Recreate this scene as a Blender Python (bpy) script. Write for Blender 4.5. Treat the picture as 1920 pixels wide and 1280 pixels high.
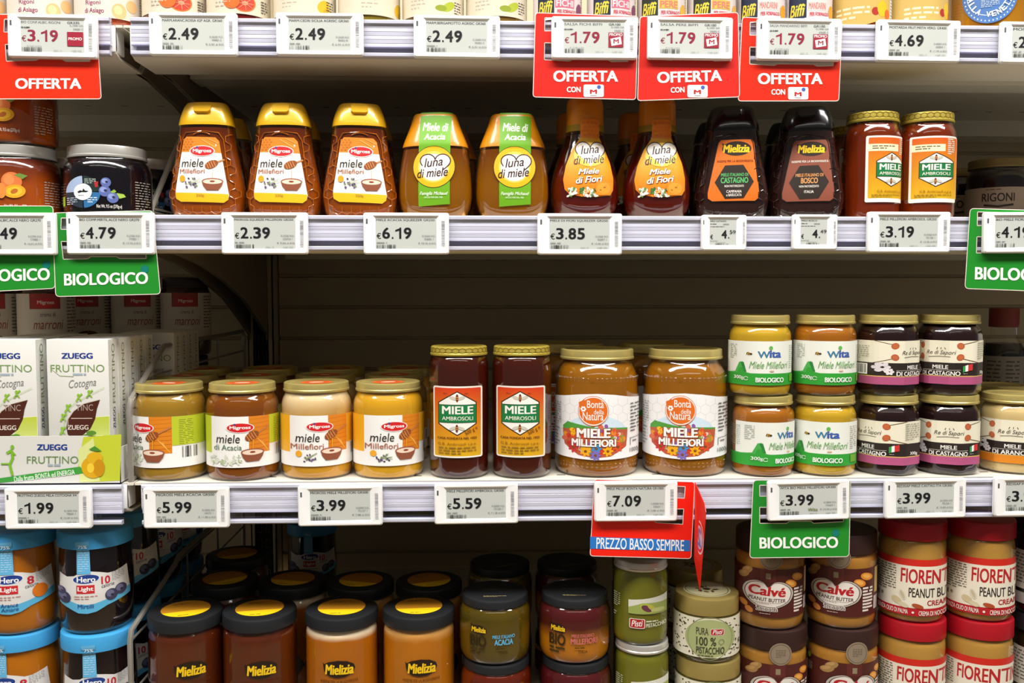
import bpy, bmesh, math, random
from mathutils import Vector
from mathutils.geometry import tessellate_polygon
random.seed(7)
SC = bpy.context.scene
COL = SC.collection
for o in list(bpy.data.objects):
    bpy.data.objects.remove(o)

# ------------------------------------------------------------------ camera
F = 1720.0                       # focal length in pixels of the 1920 px wide frame
DIST, ZC = 0.915, 1.25           # camera distance from the shelf edge, camera height
PITCH, YAW = math.radians(3.43), math.radians(2.0)
cd = bpy.data.cameras.new('camera'); cam = bpy.data.objects.new('camera', cd); COL.objects.link(cam)
cam.location = (0, -DIST, ZC); cam.rotation_euler = (math.pi/2 - PITCH, 0, -YAW)
cd.sensor_width = 36; cd.lens = F/1920*36; cd.clip_start = .02; cd.clip_end = 60
SC.camera = cam
# ------------------------------------------------------------------ light
SC.view_settings.view_transform = 'Standard'; SC.view_settings.look = 'None'
SC.view_settings.gamma = 1; SC.view_settings.use_curve_mapping = False
SC.view_settings.exposure = 0.42
W = bpy.data.worlds.new('store_air'); SC.world = W; W.use_nodes = True
W.node_tree.nodes['Background'].inputs[0].default_value = (1.0, .97, .93, 1)
W.node_tree.nodes['Background'].inputs[1].default_value = 0.075
def area(name, loc, rot, sx, sy, power, colr=(1, .975, .94)):
    d = bpy.data.lights.new(name, 'AREA'); d.shape = 'RECTANGLE'; d.size = sx; d.size_y = sy; d.energy = power; d.color = colr
    o = bpy.data.objects.new(name, d); COL.objects.link(o); o.location = loc; o.rotation_euler = rot
    return o
area('ceiling_strip_lamp', (0.15, -0.95, 3.0), (math.radians(12), 0, 0), 4.2, .42, 112)
area('ceiling_strip_lamp', (0.15, -2.7, 3.2), (math.radians(25), 0, 0), 4.2, .2, 7)

# ------------------------------------------------------------------ projection helpers
fw = Vector((math.sin(YAW)*math.cos(PITCH), math.cos(YAW)*math.cos(PITCH), -math.sin(PITCH)))
rt = Vector((math.cos(YAW), -math.sin(YAW), 0)); up = rt.cross(fw)
C0 = Vector((0, -DIST, ZC))
def proj(x, y, z):
    d = Vector((x, y, z)) - C0; w = fw.dot(d)
    return 960 + F*rt.dot(d)/w, 640 - F*up.dot(d)/w, w
def P(u, v, y):
    """where the sight line through a photo pixel meets the upright plane at depth y: (x, z)"""
    d = fw + rt*((u-960)/F) + up*((640-v)/F); t = (y+DIST)/d.y
    return d.x*t, ZC + d.z*t
def stand(u, y, z):
    """x of a thing at depth y and height z that is seen at column u"""
    a = (u-960)/F
    # rt.d = a * fw.d , linear in x
    k = rt.x - a*fw.x
    return -((rt.y - a*fw.y)*(y+DIST) + (rt.z - a*fw.z)*(z-ZC))/k
def facing(x, y): return math.atan2(-x, DIST+y)

# ------------------------------------------------------------------ colours and materials
def lin(c): return c/12.92 if c <= .04045 else ((c+.055)/1.055)**2.4
def H(h):
    h = h.lstrip('#'); return tuple(lin(int(h[i:i+2], 16)/255) for i in (0, 2, 4)) + (1,)
MATS = {}
def mat(name, col, rough=.5, metal=0, coat=0, sss=0, vary=.0, vscale=40, bump=0, bscale=200, trans=0, top=None, zsplit=None, zsoft=.01):
    """principled material with procedural colour variation; top/zsplit: a second colour above a height, for layered contents and painted-in shade"""
    if name in MATS: return MATS[name]
    m = bpy.data.materials.new(name); MATS[name] = m; m.use_nodes = True
    nt = m.node_tree; b = nt.nodes['Principled BSDF']; c = H(col) if isinstance(col, str) else col
    b.inputs['Roughness'].default_value = rough; b.inputs['Metallic'].default_value = metal
    b.inputs['Coat Weight'].default_value = coat; b.inputs['Coat Roughness'].default_value = .05
    b.inputs['Transmission Weight'].default_value = trans
    if name.startswith('contents'): b.inputs['Specular IOR Level'].default_value = .15
    if sss:
        b.inputs['Subsurface Weight'].default_value = sss*.35
        b.inputs['Subsurface Radius'].default_value = (1, .45, .15); b.inputs['Subsurface Scale'].default_value = .006
    tc = nt.nodes.new('ShaderNodeTexCoord')
    n = nt.nodes.new('ShaderNodeTexNoise'); n.inputs['Scale'].default_value = vscale; n.inputs['Detail'].default_value = 3
    nt.links.new(tc.outputs['Object'], n.inputs['Vector'])
    mx = nt.nodes.new('ShaderNodeMix'); mx.data_type = 'RGBA'
    mx.inputs[6].default_value = tuple(x*(1-vary) for x in c[:3])+(1,); mx.inputs[7].default_value = tuple(min(1, x*(1+vary)) for x in c[:3])+(1,)
    nt.links.new(n.outputs['Fac'], mx.inputs[0]); out = mx.outputs[2]
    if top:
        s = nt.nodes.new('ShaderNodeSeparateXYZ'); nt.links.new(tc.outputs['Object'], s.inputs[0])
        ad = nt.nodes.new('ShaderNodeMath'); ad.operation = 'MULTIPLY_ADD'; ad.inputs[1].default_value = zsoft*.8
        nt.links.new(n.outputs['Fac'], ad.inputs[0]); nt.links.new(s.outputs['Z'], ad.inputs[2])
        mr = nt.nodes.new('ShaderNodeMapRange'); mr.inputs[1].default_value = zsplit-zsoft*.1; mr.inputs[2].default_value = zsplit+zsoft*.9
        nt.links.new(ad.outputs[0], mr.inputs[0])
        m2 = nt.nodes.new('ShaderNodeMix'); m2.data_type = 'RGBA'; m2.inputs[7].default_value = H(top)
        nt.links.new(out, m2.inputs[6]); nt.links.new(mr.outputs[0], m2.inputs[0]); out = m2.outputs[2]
    nt.links.new(out, b.inputs['Base Color'])
    if bump:
        n2 = nt.nodes.new('ShaderNodeTexNoise'); n2.inputs['Scale'].default_value = bscale
        nt.links.new(tc.outputs['Object'], n2.inputs['Vector'])
        bp = nt.nodes.new('ShaderNodeBump'); bp.inputs['Strength'].default_value = bump; bp.inputs['Distance'].default_value = .001
        nt.links.new(n2.outputs['Fac'], bp.inputs['Height']); nt.links.new(bp.outputs[0], b.inputs['Normal'])
    return m
def glass_mat(name, tint=(1, 1, 1, 1), strength=2.0, cells=0):
    """thin clear wall: see-through with a glossy film that grows towards the rim; cells: embossed honeycomb relief"""
    if name in MATS: return MATS[name]
    m = bpy.data.materials.new(name); MATS[name] = m; m.use_nodes = True
    nt = m.node_tree; nt.nodes.clear()
    out = nt.nodes.new('ShaderNodeOutputMaterial'); t = nt.nodes.new('ShaderNodeBsdfTransparent'); t.inputs[0].default_value = tint
    g = nt.nodes.new('ShaderNodeBsdfGlossy'); g.inputs['Roughness'].default_value = .045
    fr = nt.nodes.new('ShaderNodeFresnel'); fr.inputs['IOR'].default_value = 1.5
    ge = nt.nodes.new('ShaderNodeNewGeometry')
    inv = nt.nodes.new('ShaderNodeMath'); inv.operation = 'SUBTRACT'; inv.inputs[0].default_value = 1
    mu = nt.nodes.new('ShaderNodeMath'); mu.operation = 'MULTIPLY'
    mu2 = nt.nodes.new('ShaderNodeMath'); mu2.operation = 'MULTIPLY'; mu2.inputs[1].default_value = strength; mu2.use_clamp = True
    mx = nt.nodes.new('ShaderNodeMixShader'); L = nt.links.new
    L(ge.outputs['Backfacing'], inv.inputs[1]); L(fr.outputs[0], mu.inputs[0]); L(inv.outputs[0], mu.inputs[1]); L(mu.outputs[0], mu2.inputs[0])
    L(mu2.outputs[0], mx.inputs[0]); L(t.outputs[0], mx.inputs[1]); L(g.outputs[0], mx.inputs[2]); L(mx.outputs[0], out.inputs[0])
    tc = nt.nodes.new('ShaderNodeTexCoord'); bp = nt.nodes.new('ShaderNodeBump')
    if cells:
        v = nt.nodes.new('ShaderNodeTexVoronoi'); v.feature = 'DISTANCE_TO_EDGE'; v.inputs['Scale'].default_value = cells; v.inputs['Randomness'].default_value = .25
        bp.inputs['Strength'].default_value = .8; bp.inputs['Distance'].default_value = .004; L(tc.outputs['Object'], v.inputs['Vector']); L(v.outputs[0], bp.inputs['Height'])
    else:
        v = nt.nodes.new('ShaderNodeTexNoise'); v.inputs['Scale'].default_value = 60; bp.inputs['Strength'].default_value = .25; bp.inputs['Distance'].default_value = .001
        L(tc.outputs['Object'], v.inputs['Vector']); L(v.outputs['Fac'], bp.inputs['Height'])
    L(bp.outputs[0], g.inputs['Normal']); L(bp.outputs[0], fr.inputs['Normal'])
    return m
def print_mat(name='printed_paper', rough=.45, alpha=False):
    if name in MATS: return MATS[name]
    m = bpy.data.materials.new(name); MATS[name] = m; m.use_nodes = True
    nt = m.node_tree; b = nt.nodes['Principled BSDF']; b.inputs['Roughness'].default_value = rough
    a = nt.nodes.new('ShaderNodeAttribute'); a.attribute_name = 'Col'; nt.links.new(a.outputs['Color'], b.inputs['Base Color'])
    tc = nt.nodes.new('ShaderNodeTexCoord'); n = nt.nodes.new('ShaderNodeTexNoise'); n.inputs['Scale'].default_value = 900
    nt.links.new(tc.outputs['Object'], n.inputs['Vector']); bp = nt.nodes.new('ShaderNodeBump'); bp.inputs['Strength'].default_value = .05; bp.inputs['Distance'].default_value = .0005
    nt.links.new(n.outputs['Fac'], bp.inputs['Height']); nt.links.new(bp.outputs[0], b.inputs['Normal'])
    return m
GLASS = glass_mat('clear_glass'); COMB = glass_mat('comb_embossed_plastic', cells=130)
PAPER = print_mat(); CARDP = print_mat('glossy_card', .32); INK = print_mat('screen_print', .35)
STEELW = mat('cream_shelf_steel', 'dbd5c6', .42, vary=.04, vscale=6, bump=.05)
STEELB = mat('beige_panel_steel', 'c2b496', .5, vary=.05, vscale=5, bump=.05)
WHITEP = mat('white_tag_plastic', 'f4f4f2', .4, vary=.01)
RAILP = mat('white_rail_plastic', 'c6c6d6', .3, coat=.4, vary=.02)
CLEARP = glass_mat('clear_rail_plastic', (.93, .93, .98, 1), 1.6)
GOLD = mat('gold_metal_lid', 'c2b06a', .3, .45, vary=.08, vscale=60)
SILV = mat('silver_metal_lid', 'd2d0c8', .28, .55, vary=.05)
DARKW = mat('dark_wire', 'a09b92', .3, .45, vary=.1)
WHITEW = mat('white_coated_wire', 'c9c4b8', .4, vary=.05)
BLACKLID = mat('black_plastic_lid', '1b1d20', .42, vary=.1)

# ------------------------------------------------------------------ mesh helpers
def link(name, me, m, parent=None, smooth=35):
    if smooth:
        me.polygons.foreach_set('use_smooth', [True]*len(me.polygons)); me.set_sharp_from_angle(angle=math.radians(smooth))
    for q in (m if isinstance(m, (list, tuple)) else [m]): me.materials.append(q)
    o = bpy.data.objects.new(name, me); COL.objects.link(o)
    if parent: o.parent = parent
    return o
def obj(name, bm, m, parent=None, smooth=35, recalc=True):
    if recalc: bmesh.ops.recalc_face_normals(bm, faces=bm.faces)
    me = bpy.data.meshes.new(name); bm.to_mesh(me); bm.free()
    return link(name, me, m, parent, smooth)
def tag(o, label=None, cat=None, group=None, kind=None):
    for k, v in (('label', label), ('category', cat), ('group', group), ('kind', kind)):
        if v: o[k] = v
    return o
def empty(name, loc=(0, 0, 0), rz=0):
    o = bpy.data.objects.new(name, None); COL.objects.link(o); o.location = loc; o.rotation_euler = (0, 0, rz); o.empty_display_size = .01
    return o
def dup(root):
    r = root.copy(); COL.objects.link(r)
    for ch in list(root.children):
        c = ch.copy(); COL.objects.link(c); c.parent = r
        for g in list(ch.children):
            d = g.copy(); COL.objects.link(d); d.parent = c
    return r
def lathe(prof, seg=44, bm=None, sides=0):
    """spin (radius, height) pairs about z; sides: rounded polygon section of that many flats"""
    bm = bm or bmesh.new(); rings = []
    for r, z in prof:
        if r < 1e-6: rings.append([bm.verts.new((0, 0, z))]); continue
        ring = []
        for i in range(seg):
            a = 2*math.pi*i/seg; q = r
            if sides: q = r*flat(a, sides)
            ring.append(bm.verts.new((q*math.sin(a), -q*math.cos(a), z)))
        rings.append(ring)
    for a, b in zip(rings, rings[1:]):
        for i in range(seg):
            j = (i+1) % seg
            if len(a) == 1 and len(b) == 1: break
            if len(a) == 1: bm.faces.new((a[0], b[j], b[i]))
            elif len(b) == 1: bm.faces.new((a[i], a[j], b[0]))
            else: bm.faces.new((a[i], a[j], b[j], b[i]))
    return bm
def flat(a, n):
    s = 2*math.pi/n; t = ((a + s/2) % s) - s/2; c = math.cos(s/2)
    return min(c/math.cos(t)*1.035, 1.0)
def superell(w, d, n, k=40):
    out = []
    for i in range(k):
        a = 2*math.pi*i/k; c, s = math.cos(a), math.sin(a)
        out.append((w*math.copysign(abs(c)**(2/n), c), d*math.copysign(abs(s)**(2/n), s)))
    return out
def loft(secs, k=40, cap=True):
    """secs: (z, half width, half depth, exponent)"""
    bm = bmesh.new(); R = []
    for z, w, d, n in secs: R.append([bm.verts.new((x, y, z)) for x, y in superell(w, d, n, k)])
    for a, b in zip(R, R[1:]):
        for i in range(k): bm.faces.new((a[i], a[(i+1) % k], b[(i+1) % k], b[i]))
    if cap: bm.faces.new(R[0][::-1]); bm.faces.new(R[-1])
    return bm
def lerp_secs(secs, z):
    for a, b in zip(secs, secs[1:]):
        if a[0] <= z <= b[0]:
            t = (z-a[0])/(b[0]-a[0]+1e-9); return [a[i]*(1-t)+b[i]*t for i in range(4)]
    return secs[0] if z < secs[0][0] else secs[-1]
def dense(secs, step=.003):
    """smooth the section list (Catmull-Rom) so that outlines curve instead of kinking"""
    out = []; n = len(secs)
    for i in range(n-1):
        p0, p1, p2, p3 = secs[max(i-1, 0)], secs[i], secs[i+1], secs[min(i+2, n-1)]
        m = max(1, int(abs(p2[0]-p1[0])/step))
        for j in range(m):
            t = j/m; q = [p1[0]+(p2[0]-p1[0])*t]
            for c in range(1, len(p1)):
                q.append(.5*(2*p1[c]+(p2[c]-p0[c])*t+(2*p0[c]-5*p1[c]+4*p2[c]-p3[c])*t*t+(3*p1[c]-p0[c]-3*p2[c]+p3[c])*t**3))
            out.append(tuple(q))
    out.append(secs[-1]); return out
def box(x0, y0, z0, x1, y1, z1, bev=0, bm=None, seg=2):
    b = bmesh.new()
    r = bmesh.ops.create_cube(b, size=1)
    for v in b.verts: v.co = ((x0+x1)/2+v.co.x*(x1-x0), (y0+y1)/2+v.co.y*(y1-y0), (z0+z1)/2+v.co.z*(z1-z0))
    if bev: bmesh.ops.bevel(b, geom=list(b.edges), offset=bev, segments=seg, affect='EDGES', profile=.5)
    if bm is None: return b
    me = bpy.data.meshes.new('tmp'); b.to_mesh(me); b.free(); bm.from_mesh(me); bpy.data.meshes.remove(me); return bm
def tube(pts, r, bm=None, n=8):
    bm = bm or bmesh.new(); pts = [Vector(p) for p in pts]; rings = []
    ref = Vector((1, 0, 0))
    for i, p in enumerate(pts):
        t = ((pts[min(i+1, len(pts)-1)]-p).normalized() + (p-pts[max(i-1, 0)]).normalized())
        if t.length < 1e-6: t = Vector((0, 0, 1))
        t.normalize(); a = t.cross(ref)
        if a.length < .05: a = t.cross(Vector((0, 1, 0)))
        a.normalize(); b = t.cross(a)
        rings.append([bm.verts.new(p + a*r*math.cos(2*math.pi*j/n) + b*r*math.sin(2*math.pi*j/n)) for j in range(n)])
    for A, B in zip(rings, rings[1:]):
        for j in range(n): bm.faces.new((A[j], A[(j+1) % n], B[(j+1) % n], B[j]))
    bm.faces.new(rings[0][::-1]); bm.faces.new(rings[-1]); return bm
def extrude_x(prof, x0, x1, bm=None):
    """prof: closed (y, z) outline swept along x"""
    bm = bm or bmesh.new()
    a = [bm.verts.new((x0, y, z)) for y, z in prof]; b = [bm.verts.new((x1, y, z)) for y, z in prof]; n = len(prof)
    for i in range(n): bm.faces.new((a[i], a[(i+1) % n], b[(i+1) % n], b[i]))
    tri = tessellate_polygon([[Vector((y, z, 0)) for y, z in prof]])
    for t in tri: bm.faces.new([a[i] for i in t]); bm.faces.new([b[i] for i in t])
    return bm
def rrect(x0, z0, x1, z1, r, n=5):
    out = []
    for cx, cz, a0 in ((x1-r, z1-r, 0), (x0+r, z1-r, 90), (x0+r, z0+r, 180), (x1-r, z0+r, 270)):
        for i in range(n+1):
            a = math.radians(a0+90*i/n); out.append((cx+r*math.cos(a), cz+r*math.sin(a)))
    return out
def plate(outline, holes, y0, y1, f=None):
    """flat sheet in the xz plane with cut-outs, thickness y0..y1"""
    bm = bmesh.new(); loops = [outline]+holes; allp = [p for l in loops for p in l]
    tri = tessellate_polygon([[Vector((x, z, 0)) for x, z in l] for l in loops])
    A = [bm.verts.new((x, y0, z)) for x, z in allp]; B = [bm.verts.new((x, y1, z)) for x, z in allp]
    for t in tri:
        try: bm.faces.new([A[i] for i in t]); bm.faces.new([B[i] for i in reversed(t)])
        except ValueError: pass
    k = 0
    for l in loops:
        n = len(l)
        for i in range(n):
            j = (i+1) % n; bm.faces.new((A[k+i], A[k+j], B[k+j], B[k+i]))
        k += n
    return bm

# ------------------------------------------------------------------ printed matter
TXT = {}
def textpolys(s, bold, shear):
    key = (s, bold, shear)
    if key in TXT: return TXT[key]
    cu = bpy.data.curves.new('t', 'FONT'); cu.body = s; cu.resolution_u = 4; cu.shear = shear; cu.fill_mode = 'FRONT'
    ob = bpy.data.objects.new('t', cu); me = bpy.data.meshes.new_from_object(ob)
    me.calc_loop_triangles(); vs = [(v.co.x, v.co.y) for v in me.vertices]
    tr = [[vs[i] for i in t.vertices] for t in me.loop_triangles]
    bpy.data.objects.remove(ob); bpy.data.curves.remove(cu); bpy.data.meshes.remove(me)
    n0 = len(tr)
    if bold > 0:      # heavier weight: the outline thickened by shifted strokes
        b = bold*.8; tr = [[(x+dx, y+dy) for x, y in t] for dx, dy in ((-b, -b*.5), (b, -b*.5), (-b, b*.5), (b, b*.5)) for t in tr]
    xs = [p[0] for t in tr for p in t]; ys = [p[1] for t in tr for p in t]
    x0, x1, y0, y1 = min(xs), max(xs), min(ys), max(ys)
    tr = [[((x-x0)/(x1-x0), (y-y0)/(y1-y0)) for x, y in t] for t in tr]
    TXT[key] = [tr[i:i+n0] for i in range(0, len(tr), n0)]
    return TXT[key]
def clip(poly, ax, c, keep_less):
    out = []
    for i, p in enumerate(poly):
        q = poly[(i+1) % len(poly)]; a = p[ax] <= c; b = q[ax] <= c
        if a == keep_less: out.append(p)
        if a != b:
            t = (c-p[ax])/(q[ax]-p[ax]); out.append((p[0]+(q[0]-p[0])*t, p[1]+(q[1]-p[1])*t))
    return out
def slice_polys(polys, ax, step):
    out = []
    for p in polys:
        lo, hi = min(q[ax] for q in p), max(q[ax] for q in p)
        k = math.floor(lo/step)+1; cur = p
        while k*step < hi-1e-7 and len(cur) > 2:
            a = clip(cur, ax, k*step, True); cur = clip(cur, ax, k*step, False); k += 1
            if len(a) > 2: out.append(a)
        if len(cur) > 2: out.append(cur)
    return out
class Pr:
    """a print laid out in picture units (origin, scale) and wrapped on a surface at real size"""
    def __init__(s, u0=0, v0=0, k=1, r=None):
        s.u0, s.v0, s.k, s.r = u0, v0, k, r; s.L = []; s.D = []; s.n = 0; s.held = False; s.ox = s.oy = 0; s.sc = 1
    def zoom(s, ox, oy, sc): s.ox, s.oy, s.sc = ox, oy, sc; return s
    def pt(s, a, b):
        x = (s.ox+a/s.sc-s.u0)*s.k; z = (s.v0-s.oy-b/s.sc)*s.k
        if s.r:
            t = x/s.r
            x = s.r*(math.asin(t) if abs(t) < .97 else math.copysign(min(2.8, 1.325+(abs(t)-.97)*1.2), t))
        return x, z
    def hold(s, on=True):
        """keep the following shapes on one ink layer"""
        s.held = on; s.n += 1; return s
    def add(s, polys, c, c2=None):
        if not s.held: s.n += 1
        s.D.append(s.n + (len(s.D) % 20)*.04 if s.held else s.n); s.L.append((polys, H(c) if isinstance(c, str) else c, H(c2) if c2 else None))
    def poly(s, pts, c, c2=None, raw=False):
        q = list(pts) if raw else [s.pt(*p) for p in pts]
        s.add([[q[i] for i in t] for t in tessellate_polygon([[Vector((x, z, 0)) for x, z in q]])], c, c2); return s
    def rect(s, x0, y0, x1, y1, c, c2=None): return s.poly([(x0, y0), (x1, y0), (x1, y1), (x0, y1)], c, c2)
    def rr(s, x0, y0, x1, y1, r, c, c2=None): return s.poly(rrect(x0, y0, x1, y1, r), c, c2)
    def wrap(s, y0, y1, c, a0=-1.9, a1=1.9, c2=None):
        z0, z1 = s.pt(s.u0, y1)[1], s.pt(s.u0, y0)[1]
        return s.poly([(a0*s.r, z0), (a1*s.r, z0), (a1*s.r, z1), (a0*s.r, z1)], c, c2, raw=True)
    def ell(s, x, y, rx, ry, c, rot=0, n=26):
        cr, sr = math.cos(math.radians(rot)), math.sin(math.radians(rot)); pts = []
        for i in range(n):
            a = 2*math.pi*i/n; p, q = rx*math.cos(a), ry*math.sin(a); pts.append((x+p*cr-q*sr, y+p*sr+q*cr))
        return s.poly(pts, c)
    def ring(s, x, y, r0, r1, c, a0=0, a1=360, n=36):
        for i in range(n):
            a, b = (math.radians(a0+(a1-a0)*j/n) for j in (i, i+1))
            pts = [(x+r0*math.cos(a), y+r0*math.sin(a)), (x+r1*math.cos(a), y+r1*math.sin(a)), (x+r1*math.cos(b), y+r1*math.sin(b)), (x+r0*math.cos(b), y+r0*math.sin(b))]
            q = [s.pt(*p) for p in pts]
            if i == 0: s.add([q], c)
            else: s.L[-1][0].append(q)
        return s
    def digits(s, t, x0, y0, x1, y1, c, bold):
        """figures set in a grotesque style: the one gets its flag"""
        wd = [.42 if ch in '.,' else 1 for ch in t]; tot = sum(wd); x = x0; u = (x1-x0)/tot
        for ch, w in zip(t, wd):
            a, b = x+u*w*.06, x+u*w*.92
            if ch == '1':
                m = a+(b-a)*.62; q = (b-a)*.22; h = y1-y0
                s.poly([(m, y0), (m+q*.95, y0), (m+q*.95, y1), (m-q*.25, y1), (m-q*.25, y0+h*.26), (a+(b-a)*.05, y0+h*.36), (a+(b-a)*.05, y0+h*.22), (m-q*.1, y0+h*.08)], c)
            elif ch == '.': s.rect(x+u*w*.3, y1-(y1-y0)*.14, x+u*w*.72, y1, c)
            else: s.text(ch, a, y0, b, y1, c, bold)
            x += u*w
        return s
    def line(s, pts, w, c):
        polys = []
        for (x0, y0), (x1, y1) in zip(pts, pts[1:]):
            dx, dy = x1-x0, y1-y0; l = math.hypot(dx, dy) or 1; nx, ny = -dy/l*w/2, dx/l*w/2; ex, ey = dx/l*w*.3, dy/l*w*.3
            polys.append([s.pt(*p) for p in ((x0+nx-ex, y0+ny-ey), (x1+nx+ex, y1+ny+ey), (x1-nx+ex, y1-ny+ey), (x0-nx-ex, y0-ny-ey))])
        s.add(polys[::2], c)
        if len(polys) > 1: s.add(polys[1::2], c)
        return s
    def text(s, t, x0, y0, x1, y1, c, bold=.0, shear=0, rot=0):
        cx, cy = (x0+x1)/2, (y0+y1)/2; cr, sr = math.cos(math.radians(rot)), math.sin(math.radians(rot))
        for polys in textpolys(t, bold, shear):
            out = []
            for p in polys:
                q = []
                for a, b in p:
                    X, Y = x0+(x1-x0)*a-cx, y1+(y0-y1)*b-cy; q.append(s.pt(cx+X*cr-Y*sr, cy+X*sr+Y*cr))
                out.append(q)
            s.add(out, c)
            s.n -= .7
        s.n += .7; return s
    def greek(s, x0, y0, x1, y1, n, c, fill=.45, slope=0):
        """small illegible lines of print as rows of word-long dashes"""
        polys = []; h = (y1-y0)/n; ah = abs(h)
        for i in range(n):
            x = x0; end = x1 if i < n-1 else x0+(x1-x0)*.6
            while x < end-1e-6:
                w = min(end-x, ah*fill*random.uniform(2, 6)); y = y0+h*i; d = slope*(x-x0)
                polys.append([s.pt(*p) for p in ((x, y+d), (x+w, y+d), (x+w, y+h*fill+d), (x, y+h*fill+d))]); x += w+ah*.45
        s.add(polys, c); return s
    def bars(s, x0, y0, x1, y1, c, n=16):
        polys = []; w = (x1-x0)/n
        for i in range(n):
            if random.random() < .2: continue
            b = w*random.choice((.3, .45, .75)); polys.append([s.pt(*p) for p in ((x0+w*i, y0), (x0+w*i+b, y0), (x0+w*i+b, y1), (x0+w*i, y1))])
        s.add(polys, c); return s
    def blobs(s, pts, rx, ry, cols, rot=0):
        s.hold()
        for i, (x, y) in enumerate(pts):
            c = cols[i % len(cols)]; f = random.uniform(.75, 1.25); s.ell(x, y, rx*f, ry*f, c, random.uniform(0, 180) if rot else 0, 9)
        return s.hold(False)
    def build(s, name, parent, surf, step=None, zstep=None, m=None, base=.00012, gap=.00004, smooth=60):
        V, Fc, C = [], [], []; gap = min(gap, .0007/(s.n+1))
        for i, (polys, c, c2) in enumerate(s.L):
            if step: polys = slice_polys(polys, 0, step)
            if zstep: polys = slice_polys(polys, 1, zstep)
            zs = [q[1] for p in polys for q in p]
            if not zs: continue
            z0, z1 = min(zs), max(zs); off = base+gap*s.D[i]; key = {}
            for p in polys:
                f = []
                for q in p:
                    kk = (round(q[0], 6), round(q[1], 6))
                    if kk not in key: key[kk] = len(V); V.append(surf(q[0], q[1], off))
                    if key[kk] not in f: f.append(key[kk])
                if len(f) < 3: continue
                a, b, d = (Vector(V[f[j]]) for j in (0, 1, 2))
                Fc.append(f)
                for q in f:
                    if c2:
                        t = 0; zz = V[q][2] if not getattr(surf, 'lies', 0) else V[q][1]
                        t = min(1, max(0, (zz-z0)/(z1-z0+1e-9))); C.extend([c2[j]*(1-t)+c[j]*t for j in range(3)]+[1])
                    else: C.extend(c)
        me = bpy.data.meshes.new(name); me.from_pydata(V, [], Fc); me.update()
        a = me.color_attributes.new('Col', 'FLOAT_COLOR', 'CORNER'); 
        if len(a.data)*4 == len(C): a.data.foreach_set('color', C)
        return link(name, me, m or PAPER, parent, smooth)
def cyl(r, rz=None, sides=0):
    def f(x, z, o):
        a = x/r; q = (rz(z) if rz else r)
        if sides: q *= flat(a % (2*math.pi), sides)
        return ((q+o)*math.sin(a), -(q+o)*math.cos(a), z)
    return f
def on_loft(secs):
    def f(x, z, o):
        _, w, d, n = lerp_secs(secs, z); t = min(.985, abs(x)/w)
        y = d*(1-t**n)**(1/n)
        nx = (t**(n-1))/w if t > 1e-4 else 0; ny = ((y/d)**(n-1))/d; l = math.hypot(nx, ny) or 1
        return (math.copysign(min(abs(x), w*.985), x)+math.copysign(nx/l*o, x), -(y+ny/l*o), z)
    return f
def front(y=0):
    return lambda x, z, o: (x, y-o, z)
def lying(z):
    f = lambda x, y, o: (x, y, z+o)
    f.lies = True; return f
def ref(u0, y, r, zb, arc=True):
    """print origin for a jar of radius r whose centre stands at depth y on height zb, seen at column u0"""
    x = stand(u0, y, zb); n = math.hypot(x, DIST+y); fx, fy = x-x/n*r, y-(DIST+y)/n*r
    _, v, w = proj(fx, fy, zb); return Pr(u0, v, w/F, r if arc else None)
# ------------------------------------------------------------------ the aisle and the shelving unit
XB, XR, XL = -.348, 1.06, -.92      # bay joint, far ends
BACK = .57
D1, D2, D3, D4 = 1.504, 1.3165, 1.0535, .790   # deck heights
RAILZ = ((1.5095, 1.4735), (1.3200, 1.2855), (1.0530, 1.0130))
fl = obj('floor', box(-4, -5, -.04, 4, 1.2, 0), mat('floor_tiles', '8f7c60', .4, vary=.08, vscale=3), None, 0); tag(fl, kind='structure')

ce = obj('ceiling', box(-4, -5, 3.35, 4, 1.2, 3.4), mat('ceiling_white', 'cfccc6', .8, vary=.02), None, 0); tag(ce, kind='structure')
wb = obj('wall_back', box(-4, .70, 0, 4, .78, 3.35), mat('wall_paint', 'b8b2a6', .8, vary=.03), None, 0); tag(wb, kind='structure')
def slotted_post(parent, x):
    w, y0 = .020, BACK-.035; pts = []
    holes = []
    z = .46
    while z < 1.66:
        for dx in (-.0062, .0062):
            holes.append([(x+dx-.0026, z), (x+dx+.0026, z), (x+dx+.0026, z+.0145), (x+dx-.0026, z+.0145)])
        z += .025
    bm = plate([(x-w, .02), (x+w, .02), (x+w, 1.72), (x-w, 1.72)], holes, y0, y0+.0025)
    box(x-w, y0, .02, x-w+.002, BACK+.02, 1.72, bm=bm); box(x+w-.002, y0, .02, x+w, BACK+.02, 1.72, bm=bm)
    obj('upright_post', bm, STEELB, parent, 0)
    obj('post_channel', box(x-w+.003, y0+.012, .03, x+w-.003, y0+.016, 1.71), mat('dark_channel', '1c1a18', .8), parent, 0)
def back_panel(parent, x0, x1):
    prof = [(BACK+.02, .02)]; z = .02; front = []
    while z < 1.72:
        front += [(BACK, z), (BACK, z+.044), (BACK+.006, z+.0455), (BACK+.006, z+.0485)]; z += .05
    prof = [(BACK+.02, z)] + [(BACK+.02, .02)] + front
    obj('back_panel', extrude_x(prof, x0, x1), STEELB, parent, 0)
gond = empty('gondola_frame', (0, 0, 0)); tag(gond, 'beige steel gondola frame with slotted posts and grooved panels behind all the shelves', 'shelving frame')
slotted_post(gond, XB+.004); slotted_post(gond, XR+.02)
back_panel(gond, XB+.026, XR); back_panel(gond, XL, XB-.018)
obj('base_plinth', box(XL, .04, 0, XR, .05, .12), STEELB, gond, 0)

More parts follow.
